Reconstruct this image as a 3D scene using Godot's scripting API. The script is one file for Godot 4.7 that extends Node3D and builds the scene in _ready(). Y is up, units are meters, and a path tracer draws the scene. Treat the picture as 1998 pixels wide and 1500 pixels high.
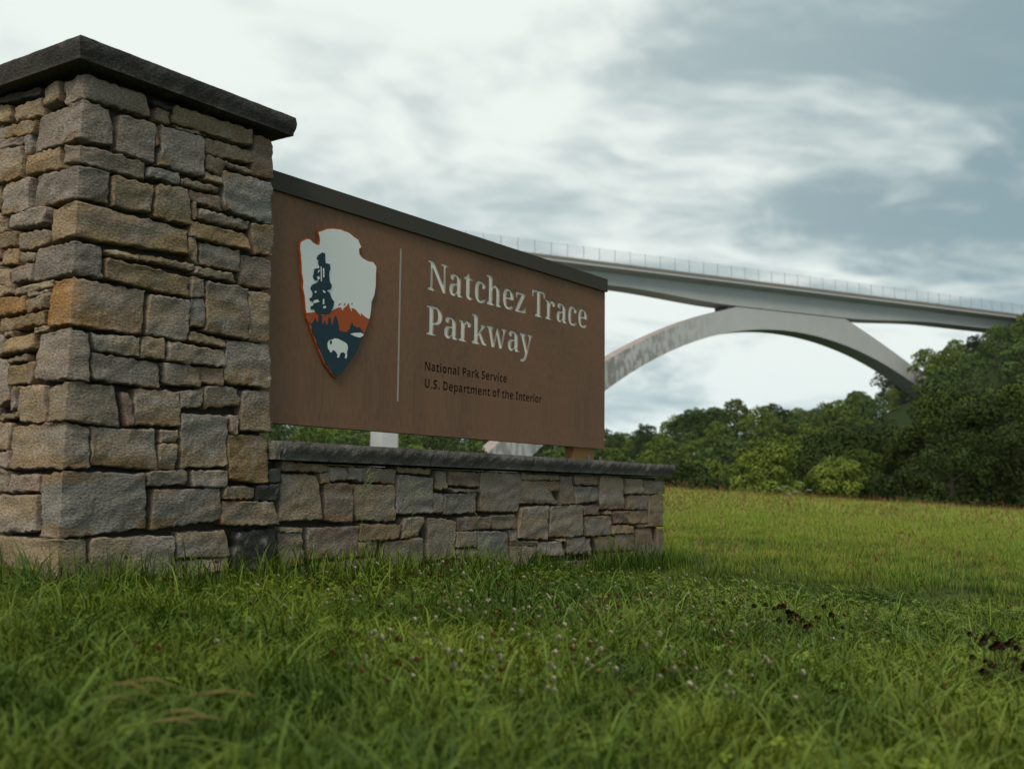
extends Node3D

# ---------------------------------------------------------------- the place in numbers (metres)
const EYE := Vector3(-2.85, 0.3575, 4.3202)      # where the photographer crouched
const AHEAD := Vector3(0.82117, 0.0, -0.57068)   # level direction of view
const ASIDE := Vector3(0.57068, 0.0, 0.82117)    # level direction to the right of it
const BATTER := 0.014                            # the pillar narrows upwards by this much per metre
const PILLAR_W := 1.184
const PILLAR_H := 2.241                          # under the cap
const WALL_Z := -0.02
const WALL_END := 5.6535
const SIGN_Z := -0.14

var rng := RandomNumberGenerator.new()
var noise := FastNoiseLite.new()
var rough := FastNoiseLite.new()
var mats := {}
var taken := {}
var pillar: Node3D
var wall: Node3D
var stone_count := 0
var set_back := 0.0


# ---------------------------------------------------------------- helpers
func numbered(called: String) -> String:
	if not taken.has(called):
		taken[called] = 0
		return called
	taken[called] += 1
	return "%s_%03d" % [called, taken[called]]


func thing(called: String, label: String, category: String, at := Vector3.ZERO, group := "") -> Node3D:
	var o := Node3D.new()
	o.name = numbered(called)
	o.position = at
	add_child(o)
	return tag(o, label, category, group)


func tag(o: Node3D, label: String, category: String, group := "") -> Node3D:
	o.set_meta("label", label)
	o.set_meta("category", category)
	if group:
		o.set_meta("group", group)
	return o


func part(called: String, mesh: Mesh, m: Material, parent: Node, at := Vector3.ZERO) -> MeshInstance3D:
	var o := MeshInstance3D.new()
	o.name = called if parent != self else numbered(called)
	o.mesh = mesh
	o.material_override = m
	o.position = at
	parent.add_child(o, true)
	return o


func copy_of(o: Node3D, label := "", group := "") -> Node3D:
	var c: Node3D = o.duplicate()
	c.name = numbered(str(o.name).rstrip("0123456789").trim_suffix("_"))
	add_child(c)
	if label:
		c.set_meta("label", label)
	if group:
		c.set_meta("group", group)
	return c


func srgb(r: float, g: float, b: float) -> Color:
	return Color(r, g, b).linear_to_srgb()


func plain(key: String, c: Color, roughness := 0.9) -> StandardMaterial3D:
	if not mats.has(key):
		var m := StandardMaterial3D.new()
		m.resource_name = key
		m.albedo_color = c.linear_to_srgb()
		m.roughness = roughness
		m.metallic_specular = 0.3
		mats[key] = m
	return mats[key]


func noise_tex(seed_: int, freq: float, octaves: int, lo: float, hi: float, size := 512, kind := FastNoiseLite.TYPE_SIMPLEX_SMOOTH) -> NoiseTexture2D:
	var n := FastNoiseLite.new()
	n.seed = seed_
	n.noise_type = kind
	n.frequency = freq
	n.fractal_octaves = octaves
	n.fractal_gain = 0.6
	var t := NoiseTexture2D.new()
	t.width = size
	t.height = size
	t.seamless = true
	t.noise = n
	var g := Gradient.new()
	g.set_color(0, Color(lo, lo, lo))
	g.set_color(1, Color(hi, hi, hi))
	t.color_ramp = g
	return t


func vertex_mat(key: String, roughness := 0.95) -> StandardMaterial3D:
	if not mats.has(key):
		var m := StandardMaterial3D.new()
		m.resource_name = key
		m.vertex_color_use_as_albedo = true
		m.roughness = roughness
		m.metallic_specular = 0.25
		mats[key] = m
	return mats[key]


func flat_mesh(v: PackedVector3Array, n: PackedVector3Array, c: PackedColorArray, uv := PackedVector2Array()) -> ArrayMesh:
	var a := []
	a.resize(Mesh.ARRAY_MAX)
	a[Mesh.ARRAY_VERTEX] = v
	a[Mesh.ARRAY_NORMAL] = n
	if c.size():
		a[Mesh.ARRAY_COLOR] = c
	if uv.size():
		a[Mesh.ARRAY_TEX_UV] = uv
	var m := ArrayMesh.new()
	m.add_surface_from_arrays(Mesh.PRIMITIVE_TRIANGLES, a)
	return m


func box_into(st: SurfaceTool, lo: Vector3, hi: Vector3) -> void:
	st.set_smooth_group(-1)
	var p := []
	for i in 8:
		p.append(Vector3(hi.x if i & 1 else lo.x, hi.y if i & 2 else lo.y, hi.z if i & 4 else lo.z))
	for q in [[4, 6, 7, 5], [1, 3, 2, 0], [5, 7, 3, 1], [0, 2, 6, 4], [6, 2, 3, 7], [0, 4, 5, 1]]:
		for k in [0, 1, 2, 0, 2, 3]:
			st.add_vertex(p[q[k]])


func box_mesh(lo: Vector3, hi: Vector3) -> ArrayMesh:
	var st := SurfaceTool.new()
	st.begin(Mesh.PRIMITIVE_TRIANGLES)
	box_into(st, lo, hi)
	st.generate_normals()
	return st.commit()


func tube_into(st: SurfaceTool, path: Array, radii: Array, sides := 5, col := Color.WHITE) -> void:
	st.set_smooth_group(0)
	for i in path.size() - 1:
		var a: Vector3 = path[i]
		var b: Vector3 = path[i + 1]
		var t := (b - a).normalized()
		var x := t.cross(Vector3(0.3, 0.2, 0.93)).normalized()
		var y := t.cross(x)
		for k in sides:
			var p := x * cos(TAU * k / sides) + y * sin(TAU * k / sides)
			var q := x * cos(TAU * (k + 1) / sides) + y * sin(TAU * (k + 1) / sides)
			st.set_color(col)
			for v in [a + p * radii[i], b + p * radii[i + 1], b + q * radii[i + 1], a + p * radii[i], b + q * radii[i + 1], a + q * radii[i]]:
				st.add_vertex(v)


# ---------------------------------------------------------------- the lie of the land
func along(p: Vector3) -> Vector2:
	return Vector2((p - EYE).dot(AHEAD), (p - EYE).dot(ASIDE))


func spot(ahead: float, aside: float) -> Vector3:
	var p := EYE + AHEAD * ahead + ASIDE * aside
	p.y = ground(ahead, aside)
	return p


const RISE := [[-200, 10], [-60, 9], [20, 8], [30, 8], [55, 13], [84, 15], [103, 25], [117, 32], [137, 43], [200, 56], [300, 58], [900, 60]]


func ridge(aside: float) -> float:
	for i in RISE.size() - 1:
		if aside < RISE[i + 1][0]:
			return lerpf(RISE[i][1], RISE[i + 1][1], clampf((aside - RISE[i][0]) / float(RISE[i + 1][0] - RISE[i][0]), 0, 1))
	return 60.0


func ground(ahead: float, aside: float) -> float:
	var y := -0.158 - 0.05 * clampf(aside, -8.0, 40.0)
	y -= 0.035 * smoothstep(-1.9, -0.6, aside) * (1.0 - smoothstep(7.0, 11.0, ahead))
	y += 1.0 * pow(clampf((ahead - 7.0) / 45.0, 0.0, 1.0), 1.4)
	var far := clampf((ahead - 53.0) / 50.0, 0.0, 1.0)
	y = lerpf(y, -7.0, far * far * (3.0 - 2.0 * far))
	if ahead > 95.0:
		var s := smoothstep(150.0 if aside < 0.0 else 185.0, 310.0, ahead)
		y = lerpf(y, ridge(aside * 300.0 / maxf(ahead, 200.0)), s)
	y += 0.02 * noise.get_noise_2d(ahead * 9.0, aside * 9.0)
	return y


# ---------------------------------------------------------------- stones
const TONES := {
	"g": [0.33, 0.278, 0.236, 0.355, 0.27, 0.18], "b": [0.30, 0.275, 0.245, 0.30, 0.24, 0.175], "t": [0.34, 0.265, 0.18, 0.325, 0.265, 0.21],
	"o": [0.34, 0.24, 0.14, 0.32, 0.255, 0.19], "O": [0.40, 0.22, 0.085, 0.33, 0.26, 0.20], "r": [0.29, 0.20, 0.158, 0.29, 0.225, 0.185], "d": [0.075, 0.074, 0.068, 0.15, 0.13, 0.11],
}


func on_wall(mode: int, u: float, v: float, h: float) -> Vector3:
	if mode == 2:
		return Vector3(u, v, WALL_Z + h)
	var b := BATTER * v
	if mode == 0:
		return Vector3(u + b, v, -b + h)
	if mode == 1:
		return Vector3(b - h, v, u - b)
	# a quoin is wrapped round the corner, which is a little rounded
	var r := 0.012
	if u > r:
		return Vector3(u + b, v, -b + h)
	if u < -r:
		return Vector3(b - h, v, u - b)
	var t := (u / r + 1.0) * PI / 4.0
	var c := Vector3(b + r, v, -b - r)
	return c + Vector3(-cos(t), 0, sin(t)) * (r + h)


func block(mode: int, tone: String, patches: Array) -> void:
	# patches: quads [TL, TR, BR, BL] in the plane of the wall; a quoin has two that share the corner edge
	var s := float(stone_count * 37 + 11)
	stone_count += 1
	rng.seed = 1000 + stone_count
	var t: Array = TONES[tone]
	var shade := rng.randf_range(0.80, 1.16)
	var base := Color(t[0], t[1], t[2]) * shade
	var accent := Color(t[3], t[4], t[5]) * shade
	var tint := rng.randf_range(-0.012, 0.014)
	base.r += tint
	base.b -= tint * 0.6
	var out := rng.randf_range(0.0, 0.011) - set_back
	var tilt_u := rng.randf_range(-0.006, 0.006)
	var tilt_v := rng.randf_range(-0.005, 0.007)
	var rounding := rng.randf_range(0.015, 0.075)
	var st := SurfaceTool.new()
	st.begin(Mesh.PRIMITIVE_TRIANGLES)
	st.set_smooth_group(0)
	var whole_w := 0.0
	for q in patches:
		whole_w += ((q[1] - q[0]).length() + (q[2] - q[3]).length()) / 2.0
	var start := 0.0
	for pi in patches.size():
		var q: Array = patches[pi].duplicate()
		# hammered to fit: the traced faces grow a little into the joints
		var fit := 0.0026
		var out_l := 0.0 if patches.size() == 2 and pi == 1 else fit
		var out_r := 0.0 if patches.size() == 2 and pi == 0 else fit
		q[0] += Vector2(-out_l, fit)
		q[1] += Vector2(out_r, fit)
		q[2] += Vector2(out_r, -fit)
		q[3] += Vector2(-out_l, -fit)
		var w: float = ((q[1] - q[0]).length() + (q[2] - q[3]).length()) / 2.0
		var hgt: float = ((q[0] - q[3]).length() + (q[1] - q[2]).length()) / 2.0
		var nx := clampi(roundi(w / 0.024), 3, 16)
		var ny := clampi(roundi(hgt / 0.024), 3, 12)
		var ex := minf(0.005 / w, 0.2)
		var ey := minf(0.005 / hgt, 0.2)
		var shared_left: bool = patches.size() == 2 and pi == 1
		var shared_right: bool = patches.size() == 2 and pi == 0
		var us := []
		var vs := []
		if not shared_left:
			us.append(0.0)
			us.append(ex)
		for i in nx + 1:
			us.append(lerpf(0.0 if shared_left else ex * 1.9, 1.0 if shared_right else 1.0 - ex * 1.9, float(i) / nx))
		if not shared_right:
			us.append(1.0 - ex)
			us.append(1.0)
		vs.append(0.0)
		vs.append(ey)
		for i in ny + 1:
			vs.append(lerpf(ey * 1.9, 1.0 - ey * 1.9, float(i) / ny))
		vs.append(1.0 - ey)
		vs.append(1.0)
		var pts := []
		var flat := []
		var cols := []
		for j in vs.size():
			var row := []
			var frow := []
			var crow := []
			for i in us.size():
				var a: float = us[i]
				var b: float = vs[j]
				var edge: bool = (i == 0 and not shared_left) or (i == us.size() - 1 and not shared_right) or j == 0 or j == vs.size() - 1
				# corners rounded over the whole stone, also over both faces of a quoin
				var aa := clampf((start + a * w) / whole_w * 2.0 - 1.0, -1.0, 1.0)
				var bb := b * 2.0 - 1.0
				var pull_a := sqrt(1.0 - rounding * pow(bb, 10.0))
				var pull_b := sqrt(1.0 - rounding * pow(aa, 10.0))
				var p: Vector2 = q[0].lerp(q[1], a).lerp(q[3].lerp(q[2], a), b)
				var mid_u: float = patches[0][0].x + whole_w * 0.5
				if patches.size() == 1:
					mid_u = (q[0].x + q[1].x + q[2].x + q[3].x) / 4.0
				var mid_v: float = (q[0].y + q[1].y + q[2].y + q[3].y) / 4.0
				if not (shared_left and i == 0) and not (shared_right and i == us.size() - 1):
					p.x = mid_u + (p.x - mid_u) * pull_a
				p.y = mid_v + (p.y - mid_v) * pull_b
				var rim := 1.0 - minf(minf(a if not shared_left else 1.0, 1.0 - a if not shared_right else 1.0) * w, minf(b, 1.0 - b) * hgt) / 0.05
				if rim > 0.0:
					p.y += rim * 0.010 * rough.get_noise_2d(p.x * 900.0 + s, s * 3.0 + (0.0 if b < 0.5 else 500.0))
					if not (shared_left and i == 0) and not (shared_right and i == us.size() - 1):
						p.x += rim * 0.007 * rough.get_noise_2d(p.y * 900.0 - s, s * 5.0 + (0.0 if a < 0.5 else 500.0))
				var h := out + tilt_u * aa * 1.2 + tilt_v * bb
				h += 0.009 * rough.get_noise_3d(p.x * 150.0, p.y * 300.0, s) + 0.006 * absf(rough.get_noise_3d(p.x * 380.0, p.y * 900.0, s + 90.0))
				# bedding: the rock breaks in ledges
				h += 0.007 * (1.0 if rough.get_noise_3d(p.x * 130.0, p.y * 520.0, s + 40.0) > 0.12 else 0.0)
				if edge:
					h -= 0.005
				row.append(on_wall(mode, p.x, p.y, h))
				frow.append(p)
				var k := smoothstep(-0.14, 0.26, noise.get_noise_3d(p.x * 30.0, p.y * 95.0, s * 2.0) + 0.12 * noise.get_noise_2d(s, 7.0))
				var c := base.lerp(accent, k)
				c *= 1.0 + 0.36 * noise.get_noise_3d(p.x * 140.0, p.y * 480.0, s * 3.0)
				if noise.get_noise_3d(p.x * 330.0, p.y * 330.0, s * 4.0 + 9.0) > 0.42:
					c = c.lerp(Color(0.42, 0.40, 0.37), 0.5)
				# rusty lower or upper edges, as iron-stained sandstone weathers
				if tone != "d" and rng.randf() < 0.9 and noise.get_noise_3d(p.x * 50.0, s * 9.0, 3.0) > 0.0 and (b > 0.8 or (b < 0.16 and stone_count % 3 == 0)):
					c = c.lerp(Color(0.28, 0.165, 0.075), 0.55)
				crow.append(c)
			pts.append(row)
			flat.append(frow)
			cols.append(crow)
		for j in vs.size() - 1:
			for i in us.size() - 1:
				for k in [[0, 1], [0, 0], [1, 0], [0, 1], [1, 0], [1, 1]]:
					st.set_color(cols[j + k[1]][i + k[0]])
					st.add_vertex(pts[j + k[1]][i + k[0]])
		# the sides, going back into the joint
		var ring := []
		var n_u := us.size()
		var n_v := vs.size()
		for i in n_u:
			ring.append([i, 0])
		if not shared_right:
			for j in range(1, n_v):
				ring.append([n_u - 1, j])
		else:
			ring.append(null)
			ring.append([n_u - 1, n_v - 1])
		for i in range(n_u - 2, -1, -1):
			ring.append([i, n_v - 1])
		if not shared_left:
			for j in range(n_v - 2, -1, -1):
				ring.append([0, j])
		for m in ring.size() - 1:
			if ring[m] == null or ring[m + 1] == null:
				continue
			var i0: Array = ring[m]
			var i1: Array = ring[m + 1]
			var a: Vector3 = pts[i0[1]][i0[0]]
			var b: Vector3 = pts[i1[1]][i1[0]]
			var fa: Vector2 = flat[i0[1]][i0[0]]
			var fb: Vector2 = flat[i1[1]][i1[0]]
			var back_mode := mode
			var c := on_wall(back_mode, fa.x, fa.y, -0.011 if mode == 3 and absf(fa.x) < 0.012 else -0.085)
			var d := on_wall(back_mode, fb.x, fb.y, -0.011 if mode == 3 and absf(fb.x) < 0.012 else -0.085)
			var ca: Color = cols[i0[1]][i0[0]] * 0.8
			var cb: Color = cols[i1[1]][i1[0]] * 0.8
			for vtx in [[a, ca], [c, ca], [b, cb], [b, cb], [c, ca], [d, cb]]:
				st.set_color(vtx[1])
				st.add_vertex(vtx[0])
		start += w
	st.index()
	st.generate_normals()
	part("stone", st.commit(), mats.stone, wall if mode == 2 else pillar)


func mm(x: int, y: int) -> Vector2:
	return Vector2(x, y) * 0.001


func front(tone: String, a: int, b: int, c: int, d: int, e: int, f: int, g: int, h: int) -> void:
	block(0, tone, [[mm(a, b), mm(c, d), mm(e, f), mm(g, h)]])


func side(tone: String, a: int, b: int, c: int, d: int, e: int, f: int, g: int, h: int) -> void:
	block(1, tone, [[mm(a, b), mm(c, d), mm(e, f), mm(g, h)]])


func walling(tone: String, a: int, b: int, c: int, d: int, e: int, f: int, g: int, h: int) -> void:
	block(2, tone, [[mm(a, b), mm(c, d), mm(e, f), mm(g, h)]])


func quoin(tone: String, a: int, b: int, top: int, c: int, d: int, e: int, f: int, low: int, g: int, h: int) -> void:
	block(3, tone, [[mm(a, b), mm(0, top), mm(0, low), mm(g, h)], [mm(0, top), mm(c, d), mm(e, f), mm(0, low)]])


# A sawn slab with rock-faced edges; every face is a grid so that the edges can break.
func slab(size: Vector3, seed_: float, rock: float, tint: Color, flat_ends := false) -> ArrayMesh:
	var st := SurfaceTool.new()
	st.begin(Mesh.PRIMITIVE_TRIANGLES)
	var faces := [[Vector3(0, 0, 1), Vector3(1, 0, 0)], [Vector3(0, 0, -1), Vector3(-1, 0, 0)], [Vector3(1, 0, 0), Vector3(0, 0, -1)], [Vector3(-1, 0, 0), Vector3(0, 0, 1)], [Vector3(0, 1, 0), Vector3(1, 0, 0)], [Vector3(0, -1, 0), Vector3(1, 0, 0)]]
	for fi in 6:
		st.set_smooth_group(fi)
		var n: Vector3 = faces[fi][0]
		var x: Vector3 = faces[fi][1]
		var y := n.cross(x)
		var sx := absf(x.dot(size))
		var sy := absf(y.dot(size))
		var nx := clampi(roundi(sx / 0.018), 2, 130)
		var ny := clampi(roundi(sy / 0.018), 4, 60)
		if fi > 3:
			ny = 3
		var pts := []
		var cols := []
		for j in ny + 1:
			var row := []
			var crow := []
			for i in nx + 1:
				var p := x * ((float(i) / nx - 0.5) * sx) + y * ((float(j) / ny - 0.5) * sy) + n * (absf(n.dot(size)) * 0.5)
				var v := p.y / size.y          # -0.5 bottom .. 0.5 top
				var bulge := 0.0
				if absf(v) < 0.499:
					var q := p * 1.0
					var chip := absf(rough.get_noise_3d(q.x * 300.0 + q.y * 500.0 + seed_, q.y * 250.0, q.z * 300.0 + q.y * 300.0))
					bulge = rock * (1.0 - pow(absf(v * 2.0 - 0.35), 2.0) * 0.9) + rock * 1.6 * (chip - 0.25)
					bulge -= rock * 0.9 * smoothstep(0.05, -0.3, v + 0.3 * rough.get_noise_2d((q.x + q.z) * 260.0, seed_))
				else:
					bulge = rock * (0.35 if v > 0 else -0.5) + rock * 0.7 * rough.get_noise_3d(p.x * 330.0, p.z * 330.0, seed_ + (5.0 if v > 0 else 60.0))
				var outward := Vector3.ZERO
				if absf(absf(p.z) - size.z * 0.5) < 0.0001:
					outward.z += signf(p.z)
				if absf(absf(p.x) - size.x * 0.5) < 0.0001 and not flat_ends:
					outward.x += signf(p.x)
				p += outward * bulge
				row.append(p)
				var c := tint * (1.0 + 0.45 * noise.get_noise_3d(p.x * 70.0 + seed_, p.y * 130.0, p.z * 70.0) + 0.25 * noise.get_noise_3d(p.x * 400.0, p.y * 400.0 + seed_, p.z * 400.0))
				if noise.get_noise_3d(p.x * 120.0, p.y * 160.0 + seed_, p.z * 120.0 + 50.0) > 0.35:
					c = c.lerp(Color(0.17, 0.155, 0.14), 0.5)
				crow.append(c)
			pts.append(row)
			cols.append(crow)
		for j in ny:
			for i in nx:
				for k in [[0, 0], [0, 1], [1, 1], [0, 0], [1, 1], [1, 0]]:
					st.set_color(cols[j + k[1]][i + k[0]])
					st.add_vertex(pts[j + k[1]][i + k[0]])
	st.index()
	st.generate_normals()
	return st.commit()


# ---------------------------------------------------------------- sign work
func feathered(p: PackedVector2Array, reach: float) -> PackedVector2Array:
	# needles and twigs along a painted crown
	var out := PackedVector2Array()
	for i in p.size():
		var a := p[i]
		var b := p[(i + 1) % p.size()]
		var n := (b - a).orthogonal().normalized()
		var many := maxi(1, roundi((b - a).length() / 0.011))
		for k in many:
			var q := a.lerp(b, float(k) / many)
			out.append(q + n * rng.randf_range(-reach, reach * 0.7) * (1.0 if k else 0.3))
	return out


func outline_of(flat: Array) -> PackedVector2Array:
	var p := PackedVector2Array()
	for i in range(0, flat.size(), 2):
		p.append(Vector2(3.0 + flat[i] * 0.001, flat[i + 1] * 0.001))
	if Geometry2D.is_polygon_clockwise(p):
		p.reverse()
	return p


func plate(polys: Array, z0: float, z1: float) -> ArrayMesh:
	# flat plates cut to an outline: a front face and its edge
	var st := SurfaceTool.new()
	st.begin(Mesh.PRIMITIVE_TRIANGLES)
	st.set_smooth_group(-1)
	for p: PackedVector2Array in polys:
		if p.size() < 3:
			continue
		var tri := Geometry2D.triangulate_polygon(p)
		for i in range(0, tri.size(), 3):
			var a := p[tri[i]]
			var b := p[tri[i + 1]]
			var c := p[tri[i + 2]]
			if (b - a).cross(c - a) > 0.0:
				var h := b
				b = c
				c = h
			for v in [a, b, c]:
				st.add_vertex(Vector3(v.x, v.y, z1))
		for i in p.size():
			var a := p[i]
			var b := p[(i + 1) % p.size()]
			for v in [Vector3(a.x, a.y, z0), Vector3(a.x, a.y, z1), Vector3(b.x, b.y, z1), Vector3(a.x, a.y, z0), Vector3(b.x, b.y, z1), Vector3(b.x, b.y, z0)]:
				st.add_vertex(v)
	st.generate_normals()
	return st.commit()


func glyph(text: String, font: Font, depth: float) -> TextMesh:
	var m := TextMesh.new()
	m.text = text
	m.font = font
	m.font_size = 64
	m.pixel_size = 0.01
	m.depth = depth
	m.curve_step = 1.5
	m.horizontal_alignment = HORIZONTAL_ALIGNMENT_LEFT
	m.vertical_alignment = VERTICAL_ALIGNMENT_BOTTOM
	return m


func lay_stones() -> void:
	quoin("g", -135, 2191, 2204, 318, 2211, 362, 2119, 2103, -132, 2091)
	quoin("g", -321, 2067, 2089, 132, 2081, 154, 1915, 1910, -348, 1902)
	side("g", -298, 2206, -172, 2210, -182, 2128, -299, 2121)
	side("g", -536, 2153, -318, 2166, -319, 2081, -510, 2089)
	side("d", -695, 2234, -316, 2206, -313, 2172, -691, 2202)
	side("t", -697, 2193, -580, 2175, -575, 2100, -686, 2097)
	side("o", -572, 2065, -370, 2065, -382, 2004, -592, 2016)
	side("t", -683, 2070, -586, 2075, -593, 2019, -678, 2023)
	side("g", -678, 2019, -451, 2002, -444, 1967, -672, 1969)
	side("g", -428, 1998, -395, 2003, -399, 1918, -432, 1909)
	front("g", 186, 2071, 375, 2083, 391, 1898, 179, 1902)
	front("r", 379, 2166, 452, 2165, 462, 2103, 382, 2106)
	front("d", 368, 2201, 484, 2198, 476, 2180, 378, 2177)
	front("t", 490, 2211, 974, 2220, 978, 2139, 490, 2128)
	front("r", 998, 2210, 1111, 2204, 1142, 2002, 992, 1994)
	front("g", 416, 2082, 671, 2100, 681, 1906, 417, 1897)
	front("o", 384, 2073, 410, 2077, 408, 1985, 393, 1985)
	front("g", 485, 2105, 646, 2120, 685, 2111, 522, 2097)
	front("g", 681, 2102, 997, 2111, 987, 2049, 689, 2028)
	front("g", 695, 2015, 813, 2010, 791, 1933, 700, 1950)
	front("t", 827, 2014, 986, 2017, 982, 1996, 823, 1995)
	front("t", 694, 1929, 785, 1923, 789, 1884, 687, 1891)
	front("b", 360, 1873, 535, 1883, 538, 1834, 349, 1826)
	front("b", 798, 1964, 1130, 1976, 1131, 1760, 808, 1768)
	front("t", 551, 1862, 768, 1870, 784, 1846, 548, 1832)
	front("o", 406, 1799, 581, 1817, 622, 1650, 401, 1641)
	front("r", 604, 1815, 776, 1824, 803, 1761, 616, 1768)
	front("g", 626, 1758, 639, 1762, 657, 1688, 629, 1682)
	front("g", 664, 1736, 992, 1739, 988, 1698, 662, 1689)
	front("o", 626, 1664, 974, 1667, 988, 1593, 611, 1590)
	front("t", 611, 1579, 644, 1581, 667, 1459, 611, 1499)
	front("g", 673, 1568, 927, 1577, 932, 1470, 678, 1461)
	front("t", 992, 1727, 1148, 1751, 1147, 1594, 1025, 1579)
	front("r", 943, 1556, 1132, 1562, 1149, 1414, 943, 1408)
	front("t", 651, 1445, 873, 1448, 910, 1415, 653, 1411)
	front("o", 335, 1447, 504, 1449, 510, 1424, 336, 1422)
	front("g", 513, 1452, 641, 1451, 647, 1427, 515, 1425)
	front("t", 635, 1387, 701, 1388, 719, 1304, 638, 1295)
	quoin("t", -96, 1889, 1877, 331, 1887, 340, 1807, 1802, -94, 1803)
	quoin("g", -300, 1786, 1785, 145, 1789, 153, 1651, 1644, -334, 1642)
	quoin("o", -175, 1609, 1626, 600, 1611, 602, 1499, 1467, -162, 1466)
	quoin("g", -266, 1439, 1440, 121, 1445, 141, 1301, 1309, -293, 1294)
	side("g", -673, 1973, -458, 1951, -462, 1811, -654, 1803)
	side("o", -396, 1896, -155, 1894, -140, 1800, -420, 1819)
	side("g", -594, 1794, -380, 1795, -383, 1638, -591, 1641)
	side("g", -519, 1631, -224, 1630, -235, 1557, -513, 1568)
	side("g", -594, 1608, -536, 1611, -538, 1567, -594, 1556)
	side("g", -584, 1547, -451, 1549, -444, 1479, -580, 1480)
	side("o", -421, 1527, -208, 1521, -197, 1463, -425, 1451)
	front("t", 166, 1779, 382, 1784, 374, 1656, 178, 1642)
	front("t", 150, 1433, 326, 1441, 331, 1419, 167, 1415)
	front("o", 156, 1394, 621, 1387, 626, 1293, 157, 1301)
	quoin("O", -120, 1273, 1279, 369, 1278, 359, 1074, 1075, -154, 1078)
	quoin("g", -227, 1046, 1053, 82, 1046, 94, 835, 833, -237, 843)
	front("g", 101, 1045, 347, 1058, 348, 972, 125, 975)
	side("o", -552, 1463, -432, 1460, -429, 1394, -564, 1394)
	side("t", -405, 1435, -301, 1428, -309, 1395, -413, 1394)
	side("g", -473, 1373, -314, 1383, -303, 1302, -473, 1308)
	side("g", -608, 1381, -492, 1372, -485, 1302, -600, 1310)
	side("g", -598, 1295, -462, 1293, -455, 1256, -594, 1254)
	side("t", -438, 1276, -168, 1288, -171, 1257, -441, 1247)
	side("t", -330, 1241, -175, 1240, -179, 1219, -335, 1230)
	side("O", -592, 1240, -353, 1228, -353, 1161, -583, 1155)
	side("t", -346, 1217, -185, 1215, -192, 1165, -343, 1155)
	side("o", -530, 1136, -195, 1144, -208, 1096, -550, 1083)
	side("t", -259, 1072, -160, 1075, -170, 1059, -264, 1055)
	side("o", -476, 1042, -269, 1052, -280, 983, -487, 975)
	side("g", -574, 1071, -495, 1051, -494, 975, -562, 969)
	side("t", -510, 1070, -423, 1067, -427, 1053, -502, 1057)
	front("g", 725, 1381, 985, 1388, 1004, 1128, 732, 1137)
	front("g", 998, 1378, 1129, 1386, 1145, 1137, 1010, 1121)
	front("g", 396, 1265, 632, 1275, 624, 1074, 393, 1083)
	front("b", 640, 1284, 713, 1293, 724, 1155, 643, 1152)
	front("g", 644, 1126, 859, 1110, 861, 1076, 637, 1080)
	front("t", 373, 1066, 485, 1069, 494, 975, 361, 971)
	front("g", 521, 1058, 862, 1052, 856, 974, 508, 969)
	front("g", 500, 953, 711, 956, 711, 860, 509, 856)
	front("r", 720, 961, 847, 958, 846, 877, 722, 882)
	front("g", 874, 1108, 1152, 1117, 1162, 889, 850, 901)
	front("g", 107, 957, 469, 950, 475, 834, 117, 844)
	side("t", -460, 953, -308, 964, -311, 933, -464, 935)
	side("o", -437, 912, -262, 923, -277, 830, -434, 827)
	side("g", -562, 962, -464, 935, -440, 761, -536, 732)
	side("g", -415, 816, -372, 814, -379, 713, -416, 712)
	side("g", -360, 819, -163, 811, -148, 652, -356, 663)
	side("o", -532, 690, -372, 702, -370, 681, -529, 665)
	side("g", -528, 654, -422, 651, -434, 530, -515, 538)
	side("r", -513, 517, -408, 521, -401, 453, -507, 464)
	quoin("t", -110, 799, 822, 229, 820, 267, 643, 657, -108, 653)
	quoin("g", -408, 637, 647, 107, 629, 125, 455, 451, -401, 450)
	front("g", 130, 629, 451, 637, 478, 452, 131, 472)
	front("r", 271, 797, 312, 795, 340, 653, 308, 651)
	front("g", 342, 819, 586, 825, 607, 668, 346, 657)
	front("g", 598, 826, 737, 851, 723, 763, 601, 758)
	front("g", 743, 866, 950, 873, 972, 792, 746, 761)
	front("g", 986, 864, 1157, 874, 1166, 663, 970, 668)
	front("g", 902, 730, 957, 737, 951, 644, 916, 646)
	front("g", 610, 726, 892, 729, 895, 481, 614, 466)
	front("g", 495, 632, 592, 642, 589, 596, 493, 581)
	front("g", 489, 577, 582, 574, 579, 462, 491, 458)
	front("o", 902, 634, 1151, 646, 1162, 401, 912, 421)
	front("g", 422, 442, 647, 452, 656, 394, 431, 380)
	front("g", 685, 450, 900, 460, 894, 382, 687, 382)
	front("d", 1180, 465, 1255, 471, 1252, 411, 1178, 406)
	quoin("b", -148, 416, 432, 411, 432, 429, 189, 150, -140, 156)
	side("t", -505, 447, -405, 436, -411, 347, -494, 346)
	side("r", -385, 416, -177, 419, -177, 352, -389, 344)
	side("g", -492, 329, -180, 328, -177, 178, -474, 164)
	quoin("g", -472, 143, 144, 128, 138, 147, -52, -44, -449, -67)
	front("g", 154, 144, 591, 149, 596, -37, 154, -39)
	front("g", 471, 363, 856, 367, 873, 221, 459, 180)
	front("t", 890, 379, 1088, 377, 1087, 325, 885, 322)
	front("d", 1100, 383, 1253, 395, 1230, 316, 1103, 319)
	front("g", 883, 307, 1214, 304, 1251, 189, 874, 195)
	front("g", 621, 159, 900, 164, 930, 40, 619, 41)
	front("d", 994, 155, 1236, 169, 1240, -47, 948, -32)
	front("g", 624, 23, 921, 29, 919, -20, 624, -56)
	front("g", 866, -36, 924, -31, 922, -91, 817, -85)
	front("d", 944, -47, 1240, -55, 1245, -152, 948, -133)
	walling("t", 1286, 518, 1624, 499, 1625, 470, 1294, 470)
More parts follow.
